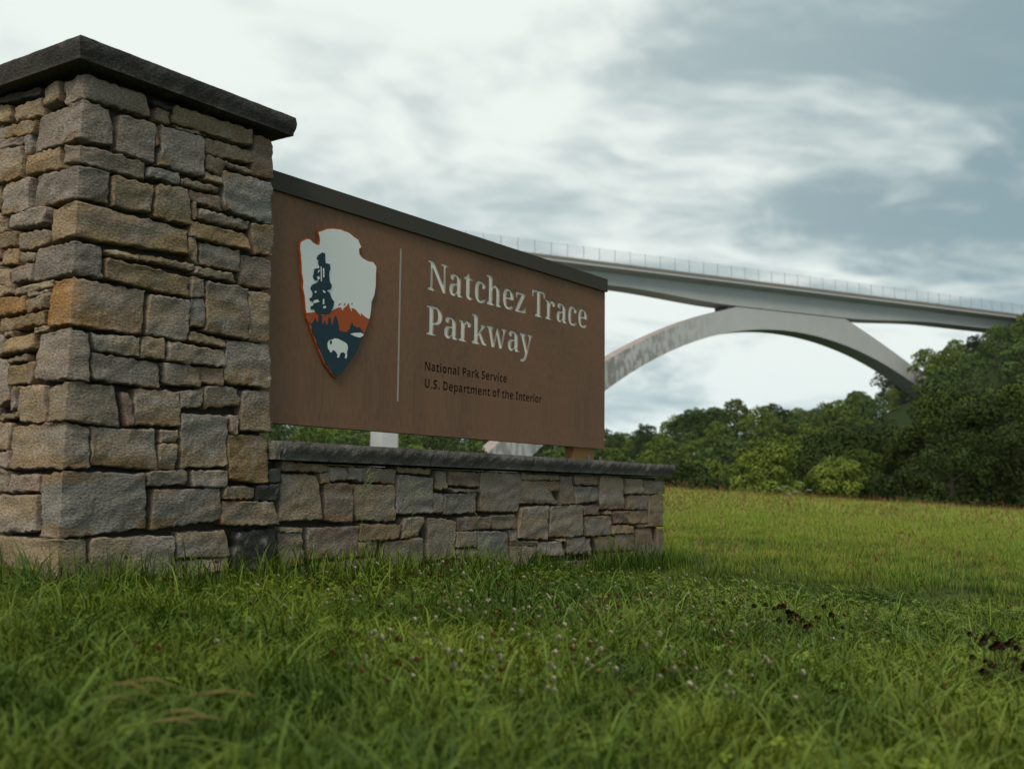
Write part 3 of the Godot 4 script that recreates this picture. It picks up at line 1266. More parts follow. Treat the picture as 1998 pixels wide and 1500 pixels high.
func strip(st: SurfaceTool, a: Vector3, b: Vector3, r: float) -> void:
	tube_into(st, [a, b], [r, r], 3)


func rib_mesh() -> ArrayMesh:
	var st := SurfaceTool.new()
	st.begin(Mesh.PRIMITIVE_TRIANGLES)
	var sides := [[0.0, 1.0, 0.0, 0.0], [1.0, 1.0, 0.0, 6.0], [1.0, 0.0, 6.0, 6.0], [0.0, 0.0, 6.0, 0.0]]
	for f in 4:
		var q: Array = sides[f]
		st.set_smooth_group(f)
		var rows := []
		var cols := []
		var s := -66.0
		while s <= 134.0:
			var row := []
			var crow := []
			for k in 9:
				var t := k / 8.0
				var drop := lerpf(q[0], q[1], t)
				var w := lerpf(q[2], q[3], t)
				row.append(on_bridge(s, lerpf(arch_top(s), arch_low(s), drop), w))
				crow.append(rib_tone(s, drop, w, f))
			rows.append(row)
			cols.append(crow)
			s += 0.5
		for i in rows.size() - 1:
			for k in 8:
				for v in [[i, k], [i, k + 1], [i + 1, k + 1], [i, k], [i + 1, k + 1], [i + 1, k]]:
					st.set_color(cols[v[0]][v[1]])
					st.add_vertex(rows[v[0]][v[1]])
	st.index()
	st.generate_normals()
	return st.commit()


func rib_tone(s: float, drop: float, w: float, face: int) -> Color:
	var c := Color(0.46, 0.485, 0.49)
	var segment := floorf(s / 5.5)
	c *= 1.0 + 0.045 * sin(segment * 12.9) + 0.05 * noise.get_noise_2d(s * 6.0, drop * 30.0 + w * 9.0)
	# lichen and run-off where the rib is steep
	var steep := smoothstep(38.0, 4.0, s) + 0.45 * smoothstep(84.0, 104.0, s)
	var blot := smoothstep(-0.22, 0.12, 0.6 * noise.get_noise_3d(s * 16.0, drop * 40.0, w * 10.0) + 0.6 * noise.get_noise_2d(s * 48.0, drop * 60.0) + 0.3 * noise.get_noise_2d(s * 60.0, drop * 6.0))
	c = c.lerp(Color(0.15, 0.13, 0.125), clampf(steep * blot * 0.7, 0.0, 0.7))
	if face == 3:
		c = c.lerp(Color(0.40, 0.31, 0.28), 0.75)
	return c


# ---------------------------------------------------------------- pillar and low wall
func build_pillar_and_wall() -> void:
	pillar = thing("stone_pillar", "tall square pillar of rough grey and tan stone with a dark slab cap", "pillar")
	var b := BATTER * PILLAR_H
	var core := SurfaceTool.new()
	core.begin(Mesh.PRIMITIVE_TRIANGLES)
	var e := 0.05
	var lo := [Vector3(e, -0.4, -e), Vector3(PILLAR_W - 0.008, -0.4, -e), Vector3(PILLAR_W - 0.008, -0.4, -PILLAR_W + e), Vector3(e, -0.4, -PILLAR_W + e)]
	var hi := [Vector3(e + b, PILLAR_H, -e - b), Vector3(PILLAR_W - 0.008 - b, PILLAR_H, -e - b), Vector3(PILLAR_W - 0.008 - b, PILLAR_H, -PILLAR_W + e + b), Vector3(e + b, PILLAR_H, -PILLAR_W + e + b)]
	core.set_smooth_group(-1)
	for k in 4:
		var n := (k + 1) % 4
		for v in [lo[k], hi[k], hi[n], lo[k], hi[n], lo[n]]:
			core.add_vertex(v)
	core.generate_normals()
	part("mortar_core", core.commit(), plain("mortar", Color(0.04, 0.034, 0.028)), pillar)
	wall = thing("stone_wall", "long low wall of squared grey and tan stones under the brown sign, with a dark stone coping", "wall")
	part("mortar_core", box_mesh(Vector3(PILLAR_W - 0.03, -0.6, -0.36), Vector3(WALL_END - 0.05, 0.51, WALL_Z - 0.05)), plain("mortar", Color(0.04, 0.034, 0.028)), wall)
	lay_stones()
	# the hidden rest of the pillar's left side and the ends and backs, laid in rough courses
	rng.seed = 77
	var y := -0.1
	while y < 2.2:
		var hgt := rng.randf_range(0.09, 0.21)
		var top := minf(y + hgt, 2.235)
		var x := -PILLAR_W + 0.01
		var stop := lerpf(-0.50, -0.655, clampf(y / 2.1, 0.0, 1.0))
		set_back = 0.012
		while x < stop - 0.02:
			var w := rng.randf_range(0.12, 0.34)
			var right := minf(x + w, stop)
			if stop - right < 0.07:
				right = stop
			var state := rng.state
			block(1, ["g", "g", "t", "r", "o"][rng.randi() % 5], [[Vector2(x, top - 0.006), Vector2(right - 0.008, top - 0.006), Vector2(right - 0.008, y + 0.006), Vector2(x, y + 0.006)]])
			rng.state = state + 7
			x = right + 0.006
		set_back = 0.0
		y = top
	# footing stones, mostly under the grass
	set_back = 0.014
	var fx := PILLAR_W + 0.05
	while fx < WALL_END - 0.1:
		var fw := minf(rng.randf_range(0.18, 0.42), WALL_END - fx)
		var fy := ground(along(Vector3(fx, 0, 0)).x, along(Vector3(fx, 0, 0)).y)
		var fstate := rng.state
		block(2, ["g", "t", "g", "r"][rng.randi() % 4], [[Vector2(fx, fy + 0.075), Vector2(fx + fw - 0.01, fy + 0.07), Vector2(fx + fw - 0.01, fy - 0.1), Vector2(fx, fy - 0.1)]])
		rng.state = fstate + 3
		fx += fw
	fx = 0.01
	while fx < PILLAR_W - 0.1:
		var fw := minf(rng.randf_range(0.2, 0.36), PILLAR_W - fx)
		var fstate := rng.state
		block(0, ["g", "t", "g"][rng.randi() % 3], [[Vector2(fx, -0.035), Vector2(fx + fw - 0.01, -0.035), Vector2(fx + fw - 0.01, -0.2), Vector2(fx, -0.2)]])
		rng.state = fstate + 3
		fx += fw
	set_back = 0.0
	# a stone at the broken near end of the coping
	var cap_tint := Color(0.072, 0.066, 0.06)
	var cap := part("cap_slab", slab(Vector3(PILLAR_W - 2.0 * b + 0.17, 0.1, PILLAR_W - 2.0 * b + 0.17), 3.0, 0.006, cap_tint), mats.stone, pillar, Vector3(PILLAR_W / 2.0, PILLAR_H + 0.05, -PILLAR_W / 2.0))
	var joints := [PILLAR_W + 0.05, 2.463, 3.578, WALL_END + 0.062]
	for k in 3:
		var from: float = joints[k] + 0.004
		var to: float = joints[k + 1] - 0.004
		part("coping_slab", slab(Vector3(to - from, 0.098, 0.46), 20.0 + k * 31.0, 0.018, Color(0.165, 0.148, 0.137), true), mats.stone, wall, Vector3((from + to) / 2.0, 0.573, -0.19))
	part("coping_stub", slab(Vector3(0.05, 0.095, 0.12), 133.0, 0.006, Color(0.27, 0.24, 0.2)), mats.stone, wall, Vector3(PILLAR_W + 0.02, 0.573, -0.022))
	print("stones ", stone_count)


# ---------------------------------------------------------------- sign
func build_sign() -> void:
	var o := thing("park_sign", "large brown weathered steel park sign with arrowhead emblem and cut out lettering", "sign")
	var left := PILLAR_W - 0.035
	var right := 4.865
	var low := 0.725
	var high := 1.985
	var thick := 0.022
	var serif := SystemFont.new()
	serif.font_names = PackedStringArray(["Droid Serif"])
	serif.font_weight = 700
	var sans := SystemFont.new()
	sans.font_names = PackedStringArray(["Droid Sans"])
	sans.font_weight = 700
	var face := CSGCombiner3D.new()
	face.name = "panel"
	o.add_child(face)
	var sheet := CSGBox3D.new()
	sheet.name = "sheet"
	sheet.size = Vector3(right - left, high - low, thick)
	sheet.position = Vector3((left + right) / 2.0, (low + high) / 2.0, SIGN_Z - thick / 2.0)
	sheet.material = mats.steel
	face.add_child(sheet)
	part("backing", box_mesh(Vector3(left, low + 0.004, SIGN_Z - 0.11), Vector3(right - 0.003, high - 0.002, SIGN_Z - thick - 0.001)), plain("backing", Color(0.05, 0.036, 0.028)), o)
	var cream := plain("cream", Color(0.85, 0.83, 0.76), 0.6)
	var umber := plain("umber", Color(0.008, 0.006, 0.005), 0.8)
	# each line: text, font, baseline, left edge, right edge, height of a capital, infill, one piece per letter or per word
	for l in [["Natchez Trace", serif, 1.652, 2.617, 4.59, 0.195, cream, 1], ["Parkway", serif, 1.364, 2.611, 3.822, 0.19, cream, 1], ["National Park Service", sans, 1.133, 2.602, 3.505, 0.056, umber, 0], ["U.S. Department of the Interior", sans, 1.023, 2.604, 3.95, 0.056, umber, 0]]:
		var text: String = l[0]
		var font: Font = l[1]
		var whole := glyph(text, font, 0.01).get_aabb()
		var capital := glyph("N", font, 0.01).get_aabb()
		var sx: float = (l[4] - l[3]) / whole.size.x
		var sy: float = l[5] / capital.size.y
		var pieces := []
		var at := 0
		if l[7]:
			for i in text.length():
				if text[i] != " ":
					pieces.append([i, text[i]])
		else:
			for word in text.split(" "):
				pieces.append([at, word])
				at += word.length() + 1
		for p in pieces:
			var shift: float = font.get_string_size(text.substr(0, p[0]), HORIZONTAL_ALIGNMENT_LEFT, -1, 64).x * 0.01
			var cut := CSGMesh3D.new()
			cut.name = "cut"
			cut.mesh = glyph(p[1], font, 0.1)
			cut.operation = CSGShape3D.OPERATION_SUBTRACTION
			cut.material = plain("cut edge", Color(0.30, 0.26, 0.22)) if l[7] else plain("cut edge dark", Color(0.05, 0.034, 0.024))
			var pos := Vector3(l[3] + (shift - whole.position.x) * sx, l[2] - capital.position.y * sy, SIGN_Z)
			cut.transform = Transform3D(Basis.from_scale(Vector3(sx, sy, 1)), pos)
			face.add_child(cut, true)
			var fill := part("letter" if l[7] else "word", glyph(p[1], font, 0.008), l[6], o, pos + Vector3(0, 0, -0.013 if l[7] else -0.014))
			fill.scale = Vector3(sx * 1.002, sy * 1.002, 1)
	part("divider", box_mesh(Vector3(2.338, 0.915, SIGN_Z - 0.002), Vector3(2.351, 1.864, SIGN_Z + 0.003)), plain("divider", Color(0.33, 0.30, 0.26), 0.6), o)
	# the dark cap along the top
	part("top_cap", box_mesh(Vector3(left - 0.002, high, SIGN_Z - 0.135), Vector3(right + 0.006, 2.089, SIGN_Z + 0.022)), plain("sign cap", Color(0.062, 0.056, 0.046), 0.8), o)
	for px: float in [4.42]:
		var post := part("post", box_mesh(Vector3(px, 0.61, SIGN_Z - 0.09), Vector3(px + 0.30 if px > 2.0 else px + 0.25, low + 0.004, SIGN_Z - 0.012)), plain("post", Color(0.19, 0.105, 0.042)), o)
		part("base_plate", box_mesh(Vector3(px - 0.12, 0.618, SIGN_Z - 0.14), Vector3(px + 0.40, 0.632, SIGN_Z + 0.03)), plain("base plate", Color(0.25, 0.24, 0.22), 0.6), post)
		for k in 2:
			part("anchor_bolt", box_mesh(Vector3(px + 0.19 + k * 0.17, 0.62, SIGN_Z + 0.0), Vector3(px + 0.205 + k * 0.17, 0.665, SIGN_Z + 0.015)), plain("bolt", Color(0.12, 0.12, 0.12), 0.5), post)
	build_emblem(o)


func build_emblem(sign: Node3D) -> void:
	var outline := outline_of([-1530, 1732, -1518, 1746, -1494, 1760, -1473, 1771, -1448, 1770, -1426, 1758, -1400, 1751, -1382, 1754, -1379, 1770, -1382, 1789, -1392, 1809, -1394, 1824, -1351, 1842, -1325, 1856, -1272, 1869, -1210, 1877, -1178, 1873, -1150, 1873, -1127, 1868, -1089, 1853, -1056, 1846, -1041, 1823, -1026, 1806, -1030, 1791, -1044, 1783, -1040, 1758, -1019, 1745, -971, 1734, -923, 1736, -898, 1720, -888, 1706, -891, 1658, -890, 1592, -901, 1531, -924, 1488, -927, 1441, -935, 1394, -957, 1345, -984, 1289, -1011, 1241, -1037, 1186, -1072, 1137, -1108, 1101, -1143, 1060, -1178, 1022, -1204, 1010, -1231, 1013, -1267, 1041, -1313, 1080, -1349, 1132, -1386, 1190, -1418, 1241, -1436, 1282, -1459, 1316, -1474, 1363, -1485, 1435, -1501, 1482, -1499, 1519, -1513, 1566, -1517, 1614, -1523, 1656, -1531, 1692])
	var ridge_line := outline_of([-1543, 1335, -1469, 1346, -1384, 1365, -1341, 1351, -1297, 1363, -1272, 1386, -1219, 1412, -1192, 1418, -1175, 1398, -1169, 1419, -1156, 1423, -1144, 1436, -1127, 1453, -1120, 1426, -1096, 1401, -1105, 1428, -1074, 1425, -1047, 1408, -1018, 1388, -1024, 1408, -988, 1393, -959, 1384, -882, 1394, -868, 1001, -1527, 944])
	var forest := outline_of([-1507, 1267, -1441, 1282, -1412, 1304, -1396, 1331, -1386, 1307, -1372, 1315, -1373, 1346, -1349, 1350, -1340, 1295, -1322, 1322, -1311, 1305, -1299, 1300, -1292, 1345, -1279, 1347, -1264, 1298, -1244, 1358, -1235, 1365, -1216, 1336, -1201, 1281, -1142, 1279, -1115, 1305, -1100, 1349, -1084, 1322, -1070, 1327, -1055, 1313, -1042, 1324, -1023, 1317, -1013, 1305, -994, 1295, -918, 1314, -907, 998, -1494, 947])
	var conifer := outline_of([-1355, 1708, -1335, 1709, -1332, 1678, -1328, 1651, -1313, 1653, -1293, 1654, -1290, 1629, -1298, 1596, -1292, 1553, -1276, 1536, -1281, 1510, -1311, 1493, -1284, 1484, -1270, 1455, -1252, 1442, -1254, 1426, -1263, 1399, -1284, 1371, -1315, 1358, -1342, 1354, -1375, 1352, -1397, 1362, -1406, 1376, -1432, 1372, -1436, 1384, -1416, 1396, -1408, 1419, -1438, 1418, -1447, 1432, -1426, 1444, -1423, 1469, -1440, 1488, -1433, 1505, -1412, 1521, -1382, 1535, -1374, 1546, -1413, 1542, -1422, 1562, -1415, 1601, -1398, 1610, -1381, 1610, -1373, 1624, -1385, 1641, -1383, 1657, -1398, 1666, -1387, 1687, -1372, 1696])
	var bison := outline_of([-1296, 1200, -1283, 1216, -1261, 1222, -1239, 1232, -1212, 1232, -1176, 1224, -1144, 1215, -1132, 1201, -1131, 1182, -1138, 1165, -1135, 1146, -1141, 1126, -1152, 1128, -1148, 1151, -1165, 1160, -1187, 1156, -1196, 1143, -1201, 1126, -1217, 1125, -1211, 1138, -1227, 1155, -1250, 1165, -1259, 1158, -1263, 1148, -1276, 1150, -1279, 1159, -1290, 1164, -1295, 1182])
	var lake := outline_of([-1114, 1273, -1078, 1284, -1031, 1291, -1001, 1288, -1002, 1277, -1030, 1262, -1068, 1263])
	var eye := outline_of([-1283, 1211, -1267, 1218, -1263, 1204, -1271, 1192, -1280, 1199])
	var g1 := outline_of([-1396, 1560, -1380, 1568, -1373, 1555, -1387, 1545])
	var g2 := outline_of([-1369, 1625, -1362, 1626, -1357, 1542, -1364, 1541])
	var g3 := outline_of([-1351, 1618, -1341, 1620, -1338, 1570, -1346, 1566])
	var g4 := outline_of([-1410, 1477, -1399, 1482, -1397, 1472, -1409, 1468])
	var g5 := outline_of([-1417, 1424, -1387, 1434, -1371, 1424, -1395, 1415, -1410, 1409])
	var g6 := outline_of([-1346, 1494, -1324, 1488, -1330, 1479, -1344, 1482])
	var g7 := outline_of([-1344, 1441, -1334, 1446, -1333, 1414, -1343, 1413])
	var g8 := outline_of([-1340, 1401, -1321, 1407, -1318, 1396, -1337, 1390])
	var g9 := outline_of([-1372, 1605, -1380, 1594, -1389, 1584, -1387, 1600])
	var snow1 := outline_of([-1214, 1428, -1195, 1443, -1192, 1442, -1209, 1425])
	var snow2 := outline_of([-1171, 1435, -1159, 1448, -1155, 1446, -1166, 1431])
	var snow3 := outline_of([-1106, 1453, -1099, 1458, -1095, 1451, -1102, 1447])
	rng.seed = 61
	var orange := plain("emblem orange", Color(0.40, 0.085, 0.022), 0.55)
	var white := plain("emblem white", Color(0.76, 0.79, 0.78), 0.55)
	var teal := plain("emblem teal", Color(0.018, 0.045, 0.062), 0.55)
	var inner: PackedVector2Array = Geometry2D.offset_polygon(outline, -0.0075)[0]
	var z := SIGN_Z + 0.001
	var emblem := part("emblem", plate([outline], z, z + 0.014), orange, sign)
	part("sky_field", plate([inner], z + 0.012, z + 0.0165), white, emblem)
	part("mountain", plate(Geometry2D.intersect_polygons(inner, ridge_line), z + 0.014, z + 0.0185), orange, emblem)
	part("forest", plate(Geometry2D.intersect_polygons(inner, forest), z + 0.015, z + 0.0205), teal, emblem)
	part("conifer", plate([feathered(conifer, 0.0035)], z + 0.015, z + 0.0215), teal, emblem)
	part("bison", plate([bison], z + 0.017, z + 0.0225), white, emblem)
	part("lake", plate(Geometry2D.intersect_polygons(inner, lake), z + 0.017, z + 0.0225), white, emblem)
	part("bison_eye", plate([eye], z + 0.018, z + 0.024), teal, emblem)
	for g in [g1, g2, g3, g4, g5, g6, g7, g8, g9]:
		part("branch_gap", plate([g], z + 0.016, z + 0.0232), white, emblem)
	for g in [snow1, snow2, snow3]:
		part("mountain_fleck", plate([g], z + 0.014, z + 0.0185), orange, emblem)


# ---------------------------------------------------------------- nearer trees along the field's far edge
func build_near_trees() -> void:
	rng.seed = 808
	var dark := Color(0.030, 0.048, 0.011)
	var mid := Color(0.052, 0.078, 0.014)
	var lime := Color(0.125, 0.17, 0.028)
	# picture column (metres ahead, metres aside), height, radius
	var list := [
		["light_shrub", 63.0, 14.4, 3.9, 2.0, lime, "round yellow-green shrub at the field edge under the middle of the arch"],
		["light_shrub", 64.0, 18.5, 3.7, 1.8, lime, "smaller bright green shrub at the field edge, right of the round yellow-green one"],
		["light_shrub", 66.0, 20.3, 4.6, 2.2, mid, "bushy mid green shrub at the field edge beside the bright green shrub"],
		["light_shrub", 62.0, 22.3, 3.0, 2.2, dark, "low dark bush at the field edge in front of the tall dark trees"],
		["edge_tree", 74.0, 21.8, 8.2, 3.2, dark, "dark leafy tree at the field edge under the right leg of the arch"],
		["edge_tree", 72.0, 28.0, 10.7, 3.3, mid, "tall green tree with paler top hiding the foot of the arch"],
		["edge_tree", 68.0, 28.9, 9.0, 3.4, dark, "broad very dark tree near the right edge of the field"],
		["edge_tree", 70.0, 32.4, 10.4, 3.8, mid, "tall mid green tree at the right edge of the view"],
		["edge_tree", 64.0, 25.2, 5.6, 2.8, dark, "low spreading dark tree in front of the tall green tree with the paler top"],
		["edge_tree", 63.0, 29.6, 6.2, 3.0, dark, "dark bushy tree at the field's far right corner"],
		["edge_tree", 61.0, 33.0, 6.0, 3.0, mid, "mid green bushy tree just outside the right corner of the field"],
		["edge_tree", 76.0, 26.3, 8.8, 2.9, dark, "dark tree right below the foot of the arch's right leg"],
		["edge_tree", 80.0, 18.6, 7.2, 3.1, dark, "dark round tree behind the bright green shrubs"],
		["edge_tree", 82.0, 13.0, 7.4, 3.4, dark, "dark tree behind the round yellow-green shrub, left of its top"],
		["edge_tree", 78.0, 37.5, 11.6, 4.2, mid, "tall tree beyond the right edge of the view behind the field corner"],
	]
	for q in list:
		var at := spot(q[1], q[2])
		var dense := 20000 if q[3] > 6.5 else 13000
		var o := tree(q[0], q[3] + 0.9, q[4], 0.0 if q[0] == "light_shrub" or q[3] < 7.0 else 0.5, 34, dense, 0.125 if q[3] > 6.5 else 0.10, q[5], at - Vector3(0, 0.6, 0), q[6])
		o.rotation.y = rng.randf() * TAU


# ---------------------------------------------------------------- grass
func tuft(blades: int, tall: float, wide: float, spread: float, lean: float, base: Color, tip: Color) -> ArrayMesh:
	var v := PackedVector3Array()
	var n := PackedVector3Array()
	var c := PackedColorArray()
	for k in blades:
		var root := Vector3(rng.randfn(0, spread), 0, rng.randfn(0, spread))
		var a := rng.randf() * TAU
		var dir := Vector3(cos(a), 0, sin(a))
		var face := Vector3(-sin(a), 0, cos(a)).rotated(Vector3.UP, rng.randfn(0, 0.5))
		var hgt := tall * rng.randf_range(0.45, 1.0)
		var bend := lean * rng.randf_range(0.2, 1.2)
		var w := wide * rng.randf_range(0.7, 1.25)
		var tone := rng.randf_range(0.7, 1.3)
		var pts := []
		for s in 5:
			var t := s / 4.0
			pts.append(root + Vector3(0, hgt * (t - 0.35 * bend * t * t * t), 0) + dir * hgt * bend * t * t * 0.85)
		for s in 4:
			var w0: float = w * [0.8, 1.0, 0.85, 0.55, 0.0][s] * 0.5
			var w1: float = w * [0.8, 1.0, 0.85, 0.55, 0.0][s + 1] * 0.5
			var p0: Vector3 = pts[s]
			var p1: Vector3 = pts[s + 1]
			var nn := face.cross(p1 - p0).normalized()
			if nn.y < 0.0:
				nn = -nn
			nn = (nn + Vector3.UP * 0.5).normalized()
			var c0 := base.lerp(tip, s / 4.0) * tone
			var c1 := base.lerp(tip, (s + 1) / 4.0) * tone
			var quad := [[p0 - face * w0, c0], [p1 - face * w1, c1], [p1 + face * w1, c1], [p0 - face * w0, c0], [p1 + face * w1, c1], [p0 + face * w0, c0]]
			for q in quad:
				v.append(q[0])
				n.append(nn)
				c.append(q[1])
	return flat_mesh(v, n, c)


func clover_leaves(count: int, spread: float, col: Color) -> ArrayMesh:
	var v := PackedVector3Array()
	var n := PackedVector3Array()
	var c := PackedColorArray()
	for k in count:
		var p := Vector3(rng.randfn(0, spread), rng.randf_range(0.02, 0.075), rng.randfn(0, spread))
		var up := Vector3(rng.randfn(0, 0.35), 1, rng.randfn(0, 0.35)).normalized()
		var tone := rng.randf_range(0.7, 1.3)
		var s := rng.randf_range(0.008, 0.013)
		for l in 3:
			var a := TAU * l / 3.0 + k
			var d := Vector3(cos(a), 0, sin(a))
			d = (d - up * d.dot(up)).normalized()
			var e := up.cross(d)
			for q in [p, p + d * s + e * s * 0.7, p + d * s * 1.7, p, p + d * s * 1.7, p + d * s - e * s * 0.7]:
				v.append(q)
				n.append(up)
				c.append(col * tone)
	return flat_mesh(v, n, c)


func dry_stems(count: int, tall: float, spread: float, stem: Color, head: Color) -> ArrayMesh:
	var st := SurfaceTool.new()
	st.begin(Mesh.PRIMITIVE_TRIANGLES)
	for k in count:
		var p := Vector3(rng.randfn(0, spread), 0, rng.randfn(0, spread))
		var h := tall * rng.randf_range(0.6, 1.1)
		var lean := Vector3(rng.randfn(0, 0.16), 1, rng.randfn(0, 0.16)) * h
		var bow := Vector3(rng.randfn(0, 0.03), 0, rng.randfn(0, 0.03))
		tube_into(st, [p, p + lean * 0.5 + bow, p + lean * 0.86], [0.0016, 0.0014, 0.0011], 3, stem * rng.randf_range(0.8, 1.2))
		tube_into(st, [p + lean * 0.84, p + lean * 0.92 + bow * 0.5, p + lean + bow], [0.0018, 0.0095, 0.002], 4, head * rng.randf_range(0.6, 1.3))
	st.generate_normals()
	return st.commit()


func strew(called: String, label: String, category: String, mesh: Mesh, material: Material, spots: Array, grow: Vector2, tints: Array, ramp := Vector2.ZERO) -> void:
	var m := MultiMesh.new()
	m.transform_format = MultiMesh.TRANSFORM_3D
	m.use_colors = true
	m.mesh = mesh
	m.instance_count = spots.size()
	for i in spots.size():
		var k := rng.randf_range(grow.x, grow.y)
		if ramp.y > 0.0:
			k *= lerpf(0.5, 1.0, smoothstep(ramp.x, ramp.y, along(spots[i]).x))
		k *= 1.0 + 0.45 * noise.get_noise_2d(spots[i].x * 50.0 + 90.0, spots[i].z * 50.0)
		var b := Basis(Vector3.UP, rng.randf() * TAU).scaled(Vector3(k, k * rng.randf_range(0.8, 1.2), k))
		m.set_instance_transform(i, Transform3D(b, spots[i]))
		var p: Vector3 = spots[i]
		var patch := 0.5 + 0.8 * noise.get_noise_2d(p.x * 22.0, p.z * 22.0) + 0.5 * noise.get_noise_2d(p.x * 75.0, p.z * 75.0)
		var c: Color = tints[0].lerp(tints[1], clampf(patch + rng.randfn(0, 0.22), 0, 1))
		m.set_instance_color(i, c)
	var o := MultiMeshInstance3D.new()
	o.name = numbered(called)
	o.multimesh = m
	o.material_override = material
	add_child(o)
	tag(o, label, category)
	o.set_meta("kind", "stuff")


func free_spots(count: int, near: float, far: float, half: float, power := 2.0) -> Array:
	var out := []
	while out.size() < count:
		var t := rng.randf()
		var dist := pow(lerpf(pow(near, power), pow(far, power), t), 1.0 / power)
		var a := rng.randf_range(-half, half)
		var p := spot(dist * cos(a), dist * sin(a))
		if in_masonry(p, 0.015):
			continue
		out.append(p)
	return out


func in_masonry(p: Vector3, margin: float) -> bool:
	if p.x > -margin and p.x < PILLAR_W + margin and p.z < margin and p.z > -PILLAR_W - margin:
		return true
	return p.x > 0.0 and p.x < WALL_END + margin and p.z < WALL_Z + margin and p.z > -0.4


func build_grass() -> void:
	rng.seed = 4242
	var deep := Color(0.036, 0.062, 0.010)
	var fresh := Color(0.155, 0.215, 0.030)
	var tints := [Color(0.42, 0.54, 0.45), Color(1.4, 1.26, 1.0)]
	var g := mats.grass as Material
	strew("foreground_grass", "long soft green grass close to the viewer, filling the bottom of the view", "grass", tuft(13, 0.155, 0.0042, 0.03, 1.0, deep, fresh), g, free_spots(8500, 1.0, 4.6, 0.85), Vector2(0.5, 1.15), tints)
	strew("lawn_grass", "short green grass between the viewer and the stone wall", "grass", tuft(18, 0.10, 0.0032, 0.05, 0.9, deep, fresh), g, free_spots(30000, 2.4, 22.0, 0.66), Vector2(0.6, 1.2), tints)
	strew("clover_leaves", "low clover leaves matted through the short grass", "clover", clover_leaves(14, 0.06, Color(0.11, 0.165, 0.022)), g, free_spots(2000, 1.6, 8.0, 0.7), Vector2(0.7, 1.2), tints)
	var field := [Color(0.75, 0.98, 0.72), Color(1.35, 1.10, 1.05)]
	strew("field_grass", "yellow-green meadow grass of the field beyond the wall", "grass", tuft(22, 0.24, 0.0055, 0.11, 0.75, Color(0.13, 0.185, 0.022), Color(0.255, 0.31, 0.064)), g, free_spots(26000, 9.0, 36.0, 0.62), Vector2(0.6, 1.25), field, Vector2(10, 30))
	strew("far_field_grass", "tall meadow grass along the far edge of the field", "grass", tuft(26, 0.34, 0.012, 0.2, 0.6, Color(0.13, 0.18, 0.024), Color(0.265, 0.305, 0.074)), g, free_spots(14000, 30.0, 66.0, 0.6), Vector2(0.7, 1.3), field)
	strew("dry_grass_stems", "straw coloured seed stems with rusty heads standing in the field", "grass", dry_stems(5, 0.42, 0.2, Color(0.34, 0.29, 0.13), Color(0.17, 0.08, 0.045)), vertex_mat("straw"), free_spots(3600, 9.0, 58.0, 0.6, 1.5), Vector2(0.7, 1.2), [Color(1, 1, 1), Color(1.0, 0.9, 0.8)], Vector2(10, 30))
	strew("long_grass_blades", "scattered long pale blades rising out of the foreground grass", "grass", tuft(5, 0.25, 0.0058, 0.02, 1.25, Color(0.05, 0.085, 0.014), Color(0.16, 0.23, 0.05)), g, free_spots(1700, 1.3, 6.5, 0.75), Vector2(0.5, 1.1), tints)
	strew("dead_grass_blades", "thin straw coloured dead blades lying among the foreground grass", "grass", tuft(4, 0.18, 0.0022, 0.03, 1.5, Color(0.17, 0.14, 0.06), Color(0.26, 0.21, 0.10)), g, free_spots(900, 1.3, 8.0, 0.75), Vector2(0.5, 1.0), tints)
	# longer grass left by the mower along the foot of the masonry
	var foot := []
	for i in 420:
		var t := rng.randf()
		var p := Vector3(lerpf(-0.1, WALL_END + 0.15, t), 0, (0.05 if t < 0.21 else 0.03) + absf(rng.randfn(0, 0.13)))
		if i % 6 == 0:
			p = Vector3(-0.05 - absf(rng.randfn(0, 0.12)), 0, rng.randf_range(-1.1, 0.1))
		var q := along(p)
		p.y = ground(q.x, q.y)
		foot.append(p)
	var weeds := []
	for i in 330:
		var p := Vector3(rng.randf_range(-0.25, WALL_END + 0.1), 0, 0.04 + absf(rng.randfn(0, 0.16)))
		if in_masonry(p, 0.02):
			continue
		p.y = ground(along(p).x, along(p).y)
		weeds.append(p)
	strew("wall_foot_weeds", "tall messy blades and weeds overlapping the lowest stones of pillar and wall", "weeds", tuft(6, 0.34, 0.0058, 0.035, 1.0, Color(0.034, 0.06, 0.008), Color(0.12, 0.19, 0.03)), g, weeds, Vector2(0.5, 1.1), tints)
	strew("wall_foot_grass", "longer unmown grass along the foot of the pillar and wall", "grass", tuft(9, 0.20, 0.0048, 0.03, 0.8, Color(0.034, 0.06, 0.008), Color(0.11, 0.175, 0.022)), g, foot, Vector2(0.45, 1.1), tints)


# ---------------------------------------------------------------- flowers and single plants
func flower_head(radius: float, col: Color, low: Color) -> ArrayMesh:
	# a ball of small florets: each a thin petal leaning outwards
	var v := PackedVector3Array()
	var n := PackedVector3Array()
	var c := PackedColorArray()
	for k in 46:
		var y := 1.0 - 1.75 * (k + 0.5) / 46.0
		var a := k * 2.39996
		var d := Vector3(cos(a) * sqrt(1.0 - y * y), y, sin(a) * sqrt(1.0 - y * y))
		var t := d.cross(Vector3(0.2, 1, 0.1)).normalized()
		var b := d.cross(t)
		var p := d * radius * 0.55
		var q := d * radius * rng.randf_range(0.9, 1.1) + Vector3(0, radius * 0.15, 0)
		var w := radius * 0.22
		var cc := low.lerp(col, clampf(y * 0.7 + 0.6, 0, 1)) * rng.randf_range(0.85, 1.15)
		for quad in [[p - t * w, q - t * w * 0.5, q + t * w * 0.5, p + t * w], [p - b * w, q - b * w * 0.5, q + b * w * 0.5, p + b * w]]:
			for i in [0, 1, 2, 0, 2, 3]:
				v.append(quad[i])
				n.append(d)
				c.append(cc)
	return flat_mesh(v, n, c)


